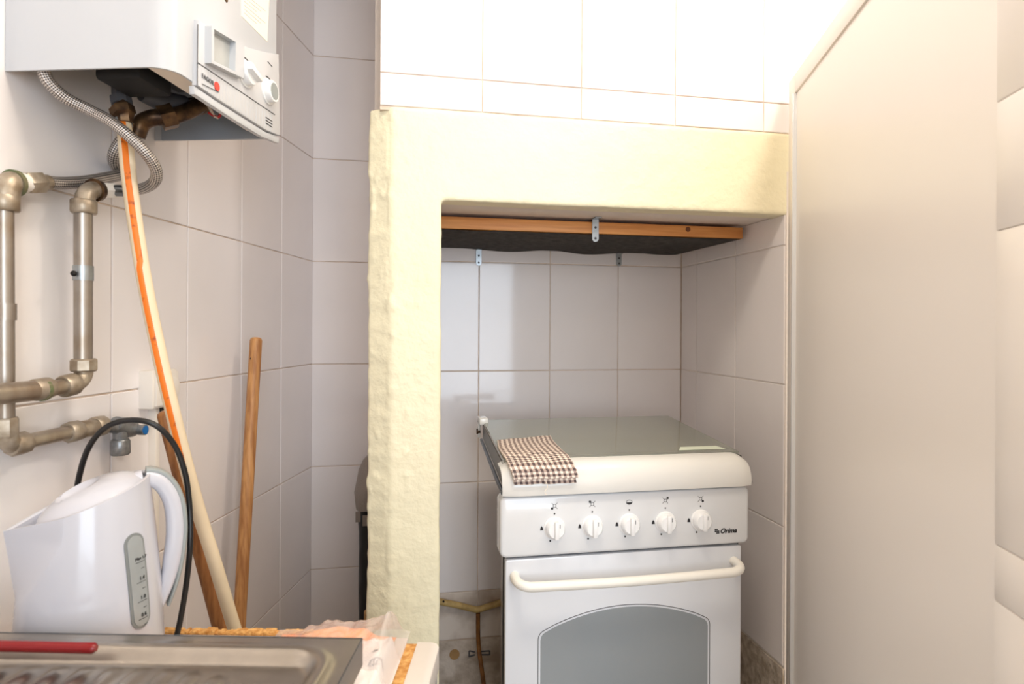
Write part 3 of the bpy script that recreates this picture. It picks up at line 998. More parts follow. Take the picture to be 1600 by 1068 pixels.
# ------------------------------------------------------------------ counter, cabinet, sink
ZW = 0.75
def counter():
    cr = FSI @ at_h(688, 1003, ZW)               # far right corner of the worktop
    fl = FSI @ at_h(300, 983, ZW)
    yf = fl.y
    xr = cr.x
    xl = -0.655
    t = thing('worktop', 'white laminate worktop with raw chipboard edges beneath kettle and bag', 'worktop', FS @ V((-0.3, 0.5, ZW - 0.03)), R(-11.7))
    def outline(x0, x1, y0, y1, r):
        P = [(x0, y0), (x1, y0)]
        for k in range(6):
            a = k * math.pi / 10
            P.append((x1 - r + r * math.cos(a), y1 - r + r * math.sin(a)))
        P.append((x0, y1))
        return P
    axs = lambda u, v, s: FS @ V((u, v, s))
    bm = newbm(); prism(bm, [(xl, -0.3), (-0.1365, -0.3), (-0.1365, cr.y - 0.001), (-0.2, cr.y - 0.001), (-0.2, yf), (xl, yf)], ZW - 0.030, ZW - 0.002, axs)
    mesh_obj('core', bm, 'chipboard', t)
    bm = newbm(); prism(bm, [(xl, -0.3), (-0.152, -0.3), (-0.152, yf - 0.014), (xl, yf - 0.014)], ZW - 0.003, ZW, axs)
    mesh_obj('laminate', bm, 'laminate_white', t)
    g = FSI @ at_h(652, 1003, ZW)
    g2 = FSI @ at_h(634, 1066, ZW)
    bm = newbm(); prism(bm, [(g2.x, -0.3), (xr, -0.3), (xr, cr.y - 0.012), (xr - 0.004, cr.y - 0.003), (xr - 0.012, cr.y), (g.x, cr.y)], ZW - 0.029, ZW + 0.0005, axs, 0.0012)
    mesh_obj('edging', bm, 'laminate_white', t, label='white rounded right edge of the worktop')
    # raw lip of chipboard along the far edge with crumbs on it
    bm = newbm()
    x = xl
    while x < -0.22:
        wd = random.uniform(0.004, 0.010)
        h = random.uniform(0.0015, 0.0045)
        box(bm, (x, yf - 0.013, ZW - 0.004), (x + wd, yf + random.uniform(-0.002, 0.001), ZW + h), 0.0008, 1, M=FS)
        x += wd * 0.9
    tag(mesh_obj('raw_edge', bm, 'chipboard', t, label='crumbling orange chipboard edge'), kind='stuff')
    # cabinet below
    bm = newbm()
    t2 = thing('base_cabinet', 'white base cabinet under the worktop, its right side just showing', 'cabinet', FS @ V((-0.3, 0.4, 0.0)), R(-11.7))
    box(bm, (xl + 0.01, -0.28, 0.0), (xr - 0.004, yf - 0.02, ZW - 0.031), 0.002, M=FS)
    mesh_obj('carcass', bm, 'door_white', t2)
    bm = newbm(); box(bm, (xr - 0.003, -0.26, 0.10), (xr + 0.013, cr.y - 0.03, ZW - 0.045), 0.002, M=FS)
    mesh_obj('door', bm, 'door_white', t2)
    return xl, xr, yf
XL, XRT, YFAR = counter()

ZS = 0.835
def sink():
    c = FSI @ at_h(566, 997, ZS)
    xr, yf = c.x, c.y
    xl = -0.62
    y0 = -0.25
    t = thing('sink', 'stainless steel sink drainer with pressed ridges in front of the kettle', 'sink', FS @ V((-0.35, 0.2, ZS - 0.07)), R(-11.7))
    i0 = FSI @ at_h(300, 1013, ZS)
    fl = yf - i0.y                                # far flange
    fr = 0.026                                    # right flange
    N1, N2 = 150, 110
    depth = 0.010
    def inset(x, y):
        """signed distance inside the rounded basin outline"""
        rc = 0.035
        dx = (xr - fr) - x
        dy = (yf - fl) - y
        if dx < rc and dy < rc:
            return rc - math.hypot(rc - dx, rc - dy)
        return min(dx, dy)
    def sm(a):
        a = max(0.0, min(1.0, a))
        return a * a * (3 - 2 * a)
    def hz(x, y):
        s = inset(x, y)
        z = ZS + 0.003 * math.exp(-((s + 0.004) / 0.006) ** 2) - depth * sm((s - 0.001) / 0.014)
        # ridges run lengthwise, ending on a rounded line
        xe = xr - fr - x
        ye = yf - fl - y
        lim = 0.018 + 0.40 * max(0.0, 0.16 - xe) ** 1.3
        amp = sm((ye - lim) / 0.012) * sm((xe - 0.075) / 0.02)
        z += 0.0024 * amp * sm(0.5 + 1.0 * math.sin(2 * math.pi * x / 0.027))
        return z
    bm = newbm()
    xs = [xl + (xr - xl) * k / N1 for k in range(N1 + 1)]
    ys = [0.20 + (yf - 0.20) * k / N2 for k in range(N2 + 1)]
    sheet(bm, [[FS @ V((x, y, hz(x, y))) for x in xs] for y in ys])
    for f in bm.faces:
        f.normal_update()
        if f.normal.z < 0: f.normal_flip()
    mesh_obj('drainer', bm, 'steel', t, smooth=180, normals=False)
    bm = newbm(); box(bm, (xl, y0, ZS - 0.012), (xr, 0.2005, ZS - 0.009), M=FS)
    mesh_obj('basin_side', bm, 'steel', t)
    bm = newbm()
    box(bm, (xr - 0.0008, y0, ZS - 0.028), (xr + 0.0006, yf, ZS + 0.0004), M=FS)
    box(bm, (xl, yf - 0.0006, ZS - 0.028), (xr, yf + 0.0008, ZS + 0.0004), M=FS)
    mesh_obj('skirt', bm, 'steel_edge', t, label='bent down dark steel edge')
    bm = newbm(); box(bm, (xl + 0.01, y0, ZW + 0.001), (xr - 0.06, yf - 0.05, ZS - 0.016), M=FS)
    mesh_obj('support', bm, 'chipboard', t)
    # red rod standing in for a red reflection in the steel rim
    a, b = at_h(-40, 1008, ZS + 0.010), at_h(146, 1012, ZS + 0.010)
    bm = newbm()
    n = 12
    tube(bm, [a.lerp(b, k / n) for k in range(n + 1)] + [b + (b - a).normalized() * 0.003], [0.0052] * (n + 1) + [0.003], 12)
    o = mesh_obj('reflection_rod', bm, 'red_reflection'); tag(o, 'red rod on the far rim of the sink, standing in for a red reflection', 'handle')
sink()

# ------------------------------------------------------------------ kettle
def kettle():
    c = at(143, 1040, 0.735); c.z = ZW
    rz = R(-(YAW - 34.4))
    t = thing('kettle', 'white plastic electric kettle with grey level window on the worktop', 'kettle', c, rz)
    L = lambda name, bm, m, parent=None, **k: mesh_obj(name, bm, m, parent or t, local=True, **k)
    NS, NZ = 144, 40
    def rad(z):
        u = min(1, max(0, (z - 0.018) / 0.20))
        return 0.0765 - 0.0165 * u ** 1.15 + 0.0015 * math.sin(u * math.pi)
    def zr(x):
        return 0.2083 + 0.342 * x
    def push(th, z):
        """pouring wedge: flat cheeks from the spout line back to the round body"""
        if z < 0.096:
            return 0.0
        d = abs((th - math.pi + math.pi) % (2 * math.pi) - math.pi)
        q = min(1.0, (z - 0.096) / 0.075)
        wdt = R(10 + 54 * q ** 0.6)
        if d >= wdt:
            return 0.0
        r0 = rad(z)
        A = r0 + 0.0185 * min(1.1, ((z - 0.096) / 0.085) ** 1.2)
        bx, by = r0 * math.cos(wdt), r0 * math.sin(wdt)
        rr = A * by / (by * math.cos(d) - math.sin(d) * (bx - A))
        return (rr - r0) * min(1.0, q * 4)
    bm = newbm()
    rings = []
    for i in range(NZ + 1):
        ring = []
        for k in range(NS):
            th = 2 * math.pi * k / NS
            z = 0.018 + (0.19) * i / NZ
            for _ in range(4):
                r = rad(z) + push(th, z)
                zt = zr(r * math.cos(th))
                z = 0.018 + (zt - 0.018) * i / NZ
            r = rad(z) + push(th, z)
            ring.append(bm.verts.new((r * math.cos(th), r * math.sin(th), z)))
        rings.append(ring)
    # rim turns in and drops to form the inside of the spout
    for (dr, dz) in ((0.0025, 0.0006), (0.0045, -0.001), (0.006, -0.020)):
        ring = []
        for v in rings[NZ]:
            p = V((v.co.x, v.co.y, 0)); rr = p.length
            q = p * ((rr - dr) / rr)
            ring.append(bm.verts.new((q.x, q.y, v.co.z + dz)))
        rings.append(ring)
    for i in range(len(rings) - 1):
        for k in range(NS):
            k2 = (k + 1) % NS
            bm.faces.new((rings[i][k], rings[i][k2], rings[i + 1][k2], rings[i + 1][k]))
    bm.faces.new(list(reversed(rings[0]))); bm.faces.new(rings[-1])
    L('body', bm, 'kettle_white', smooth=9)
    # lid
    bm = newbm()
    g = []
    NR = 22
    for i in range(NR + 1):
        rho = i / NR
        row = []
        for k in range(49):
            th = 2 * math.pi * k / 48
            x, y = 0.0535 * rho * math.cos(th), 0.0535 * rho * math.sin(th)
            z = zr(x) - 0.004 + 0.021 * (1 - rho ** 3.2)
            dd = math.hypot((x + 0.016) / 0.021, y / 0.021)
            if dd < 1: z -= 0.0095 * (1 - dd ** 8)
            row.append(V((x, y, z)))
        g.append(row)
    g.append([p - V((0, 0, 0.012)) for p in g[-1]])
    sheet(bm, g)
    bmesh.ops.remove_doubles(bm, verts=bm.verts, dist=1e-5)
    L('lid', bm, 'kettle_white', smooth=38)
    # handle
    path = spline([(0.030, 0, 0.208), (0.048, 0, 0.221), (0.068, 0, 0.217), (0.083, 0, 0.192), (0.0875, 0, 0.155), (0.0845, 0, 0.118), (0.0785, 0, 0.088), (0.070, 0, 0.062)], 6)
    def band(bm, pts, hw, ht, off):
        rr = []
        for i, p in enumerate(pts):
            a, b = pts[max(0, i - 1)], pts[min(len(pts) - 1, i + 1)]
            tn = (b - a).normalized(); nn = V((tn.z, 0, -tn.x))
            if nn.x < 0 and i > 3: nn = -nn
            if i <= 3 and nn.z < 0: nn = -nn
            f = 1 - 0.45 * max(0, (i / len(pts) - 0.7) / 0.3)
            ring = []
            for k in range(14):
                ang = 2 * math.pi * k / 14
                cx, sx = math.cos(ang), math.sin(ang)
                cx = math.copysign(abs(cx) ** 0.7, cx); sx = math.copysign(abs(sx) ** 0.7, sx)
                ring.append(bm.verts.new(p + nn * (off + cx * ht * f) + V((0, 1, 0)) * sx * hw))
            rr.append(ring)
        for i in range(len(rr) - 1):
            for k in range(14):
                k2 = (k + 1) % 14
                bm.faces.new((rr[i][k], rr[i][k2], rr[i + 1][k2], rr[i + 1][k]))
        bm.faces.new(rr[0]); bm.faces.new(list(reversed(rr[-1])))
    bm = newbm(); band(bm, path, 0.0125, 0.0105, 0.0)
    h = L('handle', bm, 'kettle_white')
    bm = newbm(); band(bm, path, 0.0095, 0.0035, 0.0105)
    L('handle_trim', bm, 'kettle_grey', h, label='grey strip along the outer edge of the handle')
    # level window
    phi = R(-90 + 40)
    def surf(s, z, lift):
        r = rad(z) + lift
        a = phi + s / r
        return V((r * math.cos(a), r * math.sin(a), z))
    def capsule(hw, z0, z1, lift):
        bm = newbm()
        g = []
        n = 26
        for i in range(n + 1):
            z = z0 + (z1 - z0) * (0.5 - 0.5 * math.cos(math.pi * i / n))
            e = min(z - z0, z1 - z)
            wz = hw if e >= hw else math.sqrt(max(1e-9, hw * hw - (hw - e) ** 2))
            lean = (z - z0) * -0.035
            g.append([surf(lean + wz * (k / 4 - 1), z, lift) for k in range(9)])
        sheet(bm, g)
        bm2 = bm
        ext = bmesh.ops.extrude_face_region(bm2, geom=list(bm2.faces))
        for v in [e for e in ext['geom'] if isinstance(e, bmesh.types.BMVert)]:
            p = V((v.co.x, v.co.y, 0)); v.co -= p.normalized() * 0.003
        return bm2
    gw = L('window_rim', capsule(0.0128, 0.060, 0.170, 0.0012), 'gauge_rim')
    L('level_window', capsule(0.0100, 0.063, 0.167, 0.0018), 'gauge', gw)
    bm = newbm()
    for z, s in ((0.140, 'Max 1.7'), (0.117, '1.4'), (0.095, '1.0'), (0.075, '0.6')):
        p = surf(0.002, z, 0.0022); nrm = V((p.x, p.y, 0)).normalized(); tn = V((-nrm.y, nrm.x, 0))
        M = Matrix.Translation(p) @ Matrix((tn, V((0, 0, 1)), nrm)).transposed().to_4x4()
        text_mesh(bm, s, 0.0048 if len(s) > 4 else 0.006, M, 0.0003)
        tube(bm, [surf(-0.005, z - 0.0042, 0.0021), surf(0.001, z - 0.0042, 0.0021), surf(0.007, z - 0.0042, 0.0021)], 0.0003, 5)
        tube(bm, [surf(0.002, z - 0.012, 0.0021), surf(0.006, z - 0.012, 0.0021)], 0.0003, 5)
    L('level_marks', bm, 'ink', gw)
    # power base
    bm = newbm(); lathe(bm, [(0.078, 0.0005), (0.080, 0.004), (0.079, 0.013), (0.070, 0.017)], 48)
    L('power_base', bm, 'kettle_white')
    # cord
    P = [(118, 800, .80), (122, 752, .80), (138, 700, .79), (166, 667, .775), (205, 656, .77), (243, 664, .775), (272, 694, .79), (289, 738, .80), (296, 790, .805), (297, 850, .80), (290, 920, .80), (278, 985, .80), (270, 1002, .79)]
    bm = newbm(); tube(bm, spline([at(*p) for p in P], 8), 0.0036, 10)
    mesh_obj('cord', bm, 'black_plastic', t, label='black power cord looping up behind the kettle')
kettle()

# ------------------------------------------------------------------ plastic bag with orange contents
def bag():
    t = thing('plastic_bag', 'crumpled clear and white plastic bag with orange contents beside the pillar', 'bag', at_h(560, 1020, ZW))
    def grid(f, x0, x1, y0, y1, nx, ny):
        return [[FS @ V((x0 + (x1 - x0) * i / nx, y0 + (y1 - y0) * j / ny, f(x0 + (x1 - x0) * i / nx, y0 + (y1 - y0) * j / ny))) for i in range(nx + 1)] for j in range(ny + 1)]
    def sm(a):
        a = max(0.0, min(1.0, a)); return a * a * (3 - 2 * a)
    # local extents: from the picture's left tip to the tan strip
    a = FSI @ at_h(440, 986, ZW); b = FSI @ at_h(648, 1010, ZW)
    x0, x1 = a.x, -0.1505
    y1 = YFAR - 0.006
    def edge(x, y, y0):
        u = (x - x0) / (x1 - x0)
        return sm(u / 0.45) * sm((x1 - x) / 0.012) * sm((y1 - y) / 0.05) * sm((y - y0) / 0.03)
    def fo(x, y):
        return ZW + 0.001 + 0.030 * edge(x, y, 0.70) * sm((-0.165 - x) / 0.04) + 0.003 * noise.noise(V((x * 50, y * 50, 3)))
    bm = newbm(); sheet(bm, grid(fo, x0 + 0.006, -0.168, 0.70, y1 - 0.006, 40, 30)); 
    mesh_obj('orange_contents', bm, 'orange_cloth', t, smooth=180)
    def fw(x, y):
        u = (x - x0) / (x1 - x0)
        return ZW + 0.003 + 0.030 * edge(x, y, 0.42) * (0.4 + 0.6 * u) + (0.005 * noise.noise(V((x * 35, y * 22, 7))) + 0.003 * noise.noise(V((x * 90, y * 60, 2)))) * sm((x1 - x) / 0.02)
    bm = newbm(); sheet(bm, grid(fw, -0.215, x1, 0.36, 0.750, 44, 60))
    wb = mesh_obj('white_film', bm, 'bag_white', t, smooth=180)
    def fc(x, y):
        pk = FSI @ at(617, 955, 0.735)
        d = math.hypot((x - pk.x) / 0.028, (y - pk.y) / 0.05)
        e = edge(x, y, 0.66)
        return ZW + 0.005 + 0.033 * e ** 0.8 + 0.050 * math.exp(-d * 1.6) * sm((x1 - x) / 0.012) + (0.006 * noise.noise(V((x * 40, y * 40, 1))) + 0.004 * noise.noise(V((x * 90, y * 80, 2)))) * e
    bm = newbm(); sheet(bm, grid(fc, x0, x1, 0.66, y1, 70, 50))
    mesh_obj('clear_film', bm, 'clear_plastic', t, smooth=180)
    # faint grey print
    bm = newbm()
    def on(px, py):
        p = at_h(px, py, ZW + 0.03); q = FSI @ p
        return FS @ V((q.x, q.y, fw(q.x, q.y) + 0.001))
    for s in ([(575, 1040), (580, 1033), (590, 1030), (596, 1033), (599, 1038)], [(578, 1038), (580, 1034)], [(583, 1039), (585, 1032)], [(588, 1038), (590, 1033)], [(576, 1041), (588, 1039), (598, 1037)]):
        tube(bm, [on(*p) for p in s], 0.0004, 5)
    tube(bm, [on(583, 1020), on(591, 1020)], 0.0010, 6)
    mesh_obj('print', bm, 'bag_print', wb)
bag()

# ------------------------------------------------------------------ cooker
def cooker():
    FY = 1.11
    X0, X1 = 0.186, 0.685
    t = thing('gas_cooker', 'white freestanding gas cooker with glass lid standing in the tiled niche', 'cooker', (0.434, 1.36, 0.0))
    axy = lambda u, v, s: V((u, s, v))
    bm = newbm(); prism(bm, [(0.200, FY + 0.028), (0.672, FY + 0.028), (0.664, 1.56), (0.263, 1.56)], 0.10, 0.842, lambda u, v, q_: V((u, v, q_)), 0.002); mesh_obj('body', bm, 'enamel', t)
    bm = newbm(); box(bm, (0.196, FY + 0.020, 0.105), (0.675, FY + 0.032, 0.739), 0.002); mesh_obj('door_gap', bm, 'black_matt', t, label='black seal around the oven door')
    for x in (0.285, 0.640):
        for y in (1.17, 1.56):
            bm = newbm(); cyl(bm, (x, y, 0.0), (x, y, 0.11), 0.016, 0.02); mesh_obj('foot', bm, 'black_plastic', t)
    # control panel
    def rrect(x0, x1, z0, z1, r, n=5):
        P = []
        for cx, cz, a0 in ((x1 - r, z1 - r, 0), (x0 + r, z1 - r, 90), (x0 + r, z0 + r, 180), (x1 - r, z0 + r, 270)):
            for k in range(n + 1):
                a = R(a0 + 90 * k / n)
                P.append((cx + r * math.cos(a), cz + r * math.sin(a)))
        return P
    bm = newbm(); prism(bm, rrect(X0, X1, 0.738, 0.8505, 0.012), FY + 0.045, FY, axy, 0.006, 3)
    cp = mesh_obj('control_panel', bm, 'enamel', t)
    bm = newbm(); box(bm, (X0 + 0.006, FY + 0.008, 0.849), (X1 - 0.004, FY + 0.05, 0.8535)); mesh_obj('panel_gap', bm, 'dark_grey', t)
    n = V((0, -1, 0))
    Mn = Matrix((V((1, 0, 0)), V((0, 0, 1)), n)).transposed().to_4x4()
    marks = newbm()
    hot = ((-1, -1), (-1, 1), None, (1, 1), (1, -1))
    for k in range(5):
        x, z = 0.288 + 0.0733 * k, 0.7895
        bm = newbm()
        Mk = Matrix.Translation(V((x, FY, z))) @ rot_to(n)
        lathe(bm, [(0.0205, -0.002), (0.0205, 0.0015), (0.0185, 0.003), (0.0170, 0.014), (0.0145, 0.0165), (0.0001, 0.0165)], 30, Mk)
        kn = mesh_obj('knob', bm, 'knob_white', cp)
        bm = newbm(); box(bm, (x - 0.0042, FY - 0.0225, z - 0.0165), (x + 0.0042, FY - 0.012, z + 0.0165), 0.0022); mesh_obj('grip', bm, 'knob_white', kn)
        bm = newbm(); box(bm, (x + 0.0062, FY - 0.0172, z + 0.004), (x + 0.0070, FY - 0.0160, z + 0.011)); mesh_obj('pointer', bm, 'ink_grey', kn)
        F = FY - 0.0002
        disc(marks, (x, F, z + 0.0265), n, 0.0015)
        disc(marks, (x - 0.008, F, z - 0.0235), n, 0.0017)
        # small flame mark left of the knob
        xx = x - 0.0245
        prism(marks, [(xx - 0.0028, z - 0.003), (xx + 0.0028, z - 0.003), (xx + 0.0024, z + 0.001), (xx, z + 0.005), (xx - 0.0024, z + 0.001)], F, F - 0.0006, axy)
        zz = z + 0.041
        if hot[k] is None:
            pts = [(x + 0.0062 * math.cos(R(a)), zz + 0.0042 * math.sin(R(a))) for a in range(180, 361, 20)]
            prism(marks, pts, F, F - 0.0006, axy)
            tube(marks, [V((x + 0.0062 * math.cos(R(a)), F, zz + 0.0042 * math.sin(R(a)))) for a in range(0, 181, 20)], 0.0004, 5)
        else:
            for sx in (-1, 1):
                for sz in (-1, 1):
                    tube(marks, [V((x + sx * 0.0022, F, zz + sz * 0.0022)), V((x + sx * 0.0056, F, zz + sz * 0.0056))], 0.0004, 5)
            tube(marks, [V((x + 0.003 * math.cos(R(a)), F, zz + 0.003 * math.sin(R(a)))) for a in range(0, 361, 30)], 0.0004, 5)
            disc(marks, (x + hot[k][0] * 0.0046, F, zz + hot[k][1] * 0.0046), n, 0.0023)
    # maker's lettering with its small emblem
    text_mesh(marks, 'Orima', 0.0135, Matrix.Translation(V((0.640, FY - 0.0004, 0.765))) @ Mn, 0.0004, 0.35, 0.00035)
    for i in range(3):
        for j in range(3):
            if (i, j) in ((0, 0), (2, 2)): continue
            box(marks, (0.6115 + i * 0.0034, FY - 0.0006, 0.7605 + j * 0.0034), (0.6142 + i * 0.0034, FY + 0.0001, 0.7632 + j * 0.0034))
    tag(mesh_obj('panel_marks', marks, 'ink', cp), kind='stuff')
    # lid: rolled front lip, tinted pane, side rails, hinges
    prof = [(FY - 0.008, 0.853), (FY - 0.010, 0.862), (FY - 0.008, 0.880), (FY - 0.003, 0.895), (FY + 0.008, 0.907), (FY + 0.024, 0.9125), (FY + 0.048, 0.9135), (FY + 0.048, 0.9095), (FY + 0.024, 0.9085), (FY + 0.010, 0.9035), (FY + 0.001, 0.893), (FY - 0.004, 0.879), (FY - 0.006, 0.862), (FY - 0.004, 0.853)]
    bm = newbm()
    cols = []
    nx = 40
    for i in range(nx + 1):
        u = i / nx
        x = X0 + 0.003 + (X1 + 0.003 - X0 - 0.003) * u
        e = min(x - (X0 + 0.003), (X1 + 0.003) - x)
        k = 1 - max(0, 1 - e / 0.03) ** 2 * 0.20            # corners turn down
        cols.append([V((x, y + (1 - k) * 0.03, 0.853 + (z - 0.853) * k)) for y, z in prof])
    vv = sheet(bm, cols)
    for i in range(nx):
        bm.faces.new((vv[i][-1], vv[i + 1][-1], vv[i + 1][0], vv[i][0]))
    bm.faces.new(vv[0]); bm.faces.new(list(reversed(vv[-1])))
    lid = mesh_obj('lid', bm, 'enamel_cream', t, label='cream white rolled front lip of the lid')
    ya, yb, za, zb = FY + 0.030, 1.515, 0.9095, 0.928
    def lidz(y): return za + (zb - za) * (y - ya) / (yb - ya)
    bm = newbm()
    poly = [(0.196, ya), (0.680, ya), (0.700, yb), (0.208, yb)]
    v0 = [bm.verts.new((x, y, lidz(y))) for x, y in poly]; v1 = [bm.verts.new((x, y, lidz(y) + 0.0045)) for x, y in poly]
    bm.faces.new(v1); bm.faces.new(list(reversed(v0)))
    for i in range(4):
        j = (i + 1) % 4
        bm.faces.new((v0[i], v0[j], v1[j], v1[i]))
    mesh_obj('glass_pane', bm, 'lid_glass', lid, label='tinted glass of the lid')
    bm = newbm()
    y0_, y1_ = FY + 0.050, FY + 0.076
    pts = [(0.560, y0_), (0.662, y0_), (0.655, y1_), (0.575, y1_)]
    vs = [bm.verts.new((x, y, lidz(y) + 0.0050)) for x, y in pts]; bm.faces.new(vs)
    r = bmesh.ops.extrude_face_region(bm, geom=list(bm.faces))
    for v in [g for g in r['geom'] if isinstance(g, bmesh.types.BMVert)]: v.co.z += 0.0004
    mesh_obj('sticker', bm, 'sticker_pale', lid, label='pale sticker at the front right of the glass')
    for (xa, xb) in ((0.191, 0.203), (0.690, 0.706)):
        bm = newbm()
        tube(bm, [V((xa, FY + 0.004, 0.858)), V((xa, FY + 0.05, 0.862)), V((xb, 1.50, 0.886))], 0.0042, 10)
        mesh_obj('side_rail', bm, 'steel_edge', lid)
        bm = newbm()
        s = 1 if xa < 0.4 else -1
        vsq = [V((xa + 0.002 * s, FY + 0.03, 0.868)), V((xb + 0.002 * s, 1.49, 0.892)), V((xb + 0.003 * s, 1.505, 0.924)), V((xa + 0.004 * s, FY + 0.03, 0.905))]
        vs = [bm.verts.new(p) for p in vsq]; bm.faces.new(vs)
        r = bmesh.ops.extrude_face_region(bm, geom=list(bm.faces))
        for v in [g for g in r['geom'] if isinstance(g, bmesh.types.BMVert)]: v.co.x += 0.002 * s
        mesh_obj('side_plate', bm, 'hob_steel', lid)
    # hinges
    p = V((0.2045, 1.505, 0.922))
    bm = newbm(); box(bm, p + V((-0.010, -0.030, 0.004)), p + V((0.012, 0.014, 0.020)), 0.003); box(bm, p + V((-0.010, -0.006, -0.03)), p + V((-0.004, 0.012, 0.010)), 0.001)
    mesh_obj('hinge', bm, 'enamel_cream', lid)
    bm = newbm(); cyl(bm, p + V((-0.013, 0, -0.016)), p + V((-0.004, 0, -0.016)), 0.007); mesh_obj('hinge_pin', bm, 'brass_dark', lid)
    a, b, c = at_y(1027, 652, 1.525), at_y(1040, 659, 1.50), at_y(1052, 662, 1.49)
    bm = newbm(); tube(bm, [a, b, c], 0.0036, 8); mesh_obj('hinge', bm, 'black_plastic', lid, label='thin black hinge arm')
    # hob under the glass
    bm = newbm(); prism(bm, [(0.202, FY + 0.035), (0.674, FY + 0.035), (0.666, 1.555), (0.264, 1.555)], 0.842, 0.856, lambda u, v, q_: V((u, v, q_)), 0.003); mesh_obj('hob', bm, 'enamel', t)
    for (x, y) in ((0.31, 1.25), (0.56, 1.25), (0.31, 1.46), (0.56, 1.46)):
        bm = newbm(); lathe(bm, [(0.042, 0), (0.042, 0.006), (0.030, 0.010), (0.030, 0.016), (0.0001, 0.018)], 24, Matrix.Translation(V((x, y, 0.855))))
        mesh_obj('burner', bm, 'dark_grey', t)
    # oven door
    DX0, DX1 = 0.197, 0.671
    bm = newbm(); prism(bm, rrect(DX0, DX1, 0.115, 0.7335, 0.004, 3), FY + 0.022, FY + 0.004, axy, 0.002)
    door = mesh_obj('oven_door', bm, 'door_white', t)
    xc, hw = 0.4315, 0.168
    def arch(o, r=0.016):
        w_, zb_, zs = hw + o, 0.325 - o, 0.596 + o * 0.6
        P = []
        for k in range(5):
            a = R(180 + 90 * k / 4); P.append((xc - w_ + r + r * math.cos(a), zb_ + r + r * math.sin(a)))
        for k in range(5):
            a = R(270 + 90 * k / 4); P.append((xc + w_ - r + r * math.cos(a), zb_ + r + r * math.sin(a)))
        for k in range(4):
            a = R(0 + 60 * k / 3); P.append((xc + w_ - r + r * math.cos(a), zs - r + r * math.sin(a)))
        for k in range(1, 16):
            u = 1 - 2 * k / 16
            P.append((xc + u * (w_ - r * 0.6), zs + (0.034 + o * 0.3) * (1 - u * u)))
        for k in range(4):
            a = R(120 + 60 * k / 3); P.append((xc - w_ + r + r * math.cos(a), zs - r + r * math.sin(a)))
        return P
    bm = newbm(); prism(bm, arch(0.0), FY + 0.006, FY + 0.0032, axy); og = mesh_obj('oven_window', bm, 'oven_glass', door)
    for o, m, rr in ((0.0045, 'ink_grey', 0.0008), ):
        P = arch(o); P.append(P[0])
        bm = newbm(); tube(bm, [V((x, FY + 0.0040, z)) for x, z in P], rr, 6); mesh_obj('border_line', bm, m, door)
    bm = newbm()
    z = 0.698
    path = corner((0.214, FY + 0.006, z + 0.006), (0.208, FY - 0.036, z + 0.004), (0.235, FY - 0.036, z)) + [V((0.33, FY - 0.036, z - 0.002)), V((0.433, FY - 0.036, z - 0.003)), V((0.54, FY - 0.036, z - 0.002))] + corner((0.630, FY - 0.036, z), (0.660, FY - 0.036, z + 0.004), (0.654, FY + 0.006, z + 0.006))
    tube(bm, path, 0.0088, 14); mesh_obj('handle', bm, 'handle_cream', door)
cooker()

# ------------------------------------------------------------------ folded gingham cloth
def cloth():
    ZL = 0.9175
    def lidz(y): return 0.9095 + 0.0185 * (y - 1.14) / 0.375 + 0.0045
    bl, br = at_h(777, 685, 0.930), at_h(860, 678, 0.932)
    fl, fr = at_h(800, 724, ZL + 0.002), at_h(905, 722, ZL + 0.002)
    fl.y = max(fl.y, 1.108); fr.y = max(fr.y, 1.108)
    nu, nv, nd = 34, 44, 14
    def surf(lift, shrink, drop):
        g, uv = [], []
        for j in range(nv + nd + 1):
            row, ur = [], []
            for i in range(nu + 1):
                u = shrink + (1 - 2 * shrink) * i / nu
                if j <= nv:
                    v = j / nv
                    p = (bl.lerp(br, u)).lerp(fl.lerp(fr, u), v)
                    bow = math.sin(v * math.pi) * -0.006
                    p = V((p.x + bow, p.y, 0))
                    z = lidz(max(p.y, 1.14)) + lift
                    if p.y < 1.150:
                        z -= 0.10 * (1.150 - p.y) + 3.2 * (1.150 - p.y) ** 2
                    z += 0.0025 * (noise.noise(V((p.x * 28, p.y * 22, 4))) + 0.4) + 0.0010 * noise.noise(V((p.x * 80, p.y * 80, 1)))
                    p.z = z
                    vd = v * 0.20
                else:
                    s = (j - nv) / nd
                    p0 = fl.lerp(fr, u)
                    z0 = lidz(1.14) + lift - 0.10 * (1.15 - p0.y) - 3.2 * (1.15 - p0.y) ** 2
                    yy = p0.y - (0.010 + lift) * math.sin(min(1, s * 1.6) * math.pi / 2) - 0.002
                    yy = min(yy, 1.096 - lift + 0.003 * noise.noise(V((u * 5, s * 2, 1)))) if s > 0.3 else yy
                    p = V((p0.x + 0.006 * s, yy, z0 - (drop + 0.004 * noise.noise(V((u * 4, 0, 8)))) * s))
                    vd = 0.20 + drop * s
                row.append(p); ur.append((u * 0.105 + 0.002, vd))
            g.append(row); uv.append(ur)
        return g, uv
    t = thing('kitchen_cloth', 'folded brown and white checked cloth on the left front of the cooker lid', 'cloth', (0.235, 1.2, 0.914))
    for nm, lift, shr, drop, th in (('lower_fold', 0.0015, 0.02, 0.030, 0.003), ('upper_fold', 0.0065, 0.0, 0.024, 0.0035)):
        g, uv = surf(lift, shr, drop)
        bm = newbm(); sheet(bm, g, uv)
        bmesh.ops.recalc_face_normals(bm, faces=bm.faces)
        bm.normal_update()
        bmesh.ops.solidify(bm, geom=list(bm.faces), thickness=th)
        mesh_obj(nm, bm, 'gingham', t, smooth=180)
    # loose thread
    a = at_y(853, 752, 1.085)
    bm = newbm(); tube(bm, spline([a, a + V((0.003, 0, -0.010)), a + V((-0.002, 0, -0.018)), a + V((0.001, 0, -0.024))], 4), 0.0006, 5); mesh_obj('thread', bm, 'label_paper', t)
cloth()

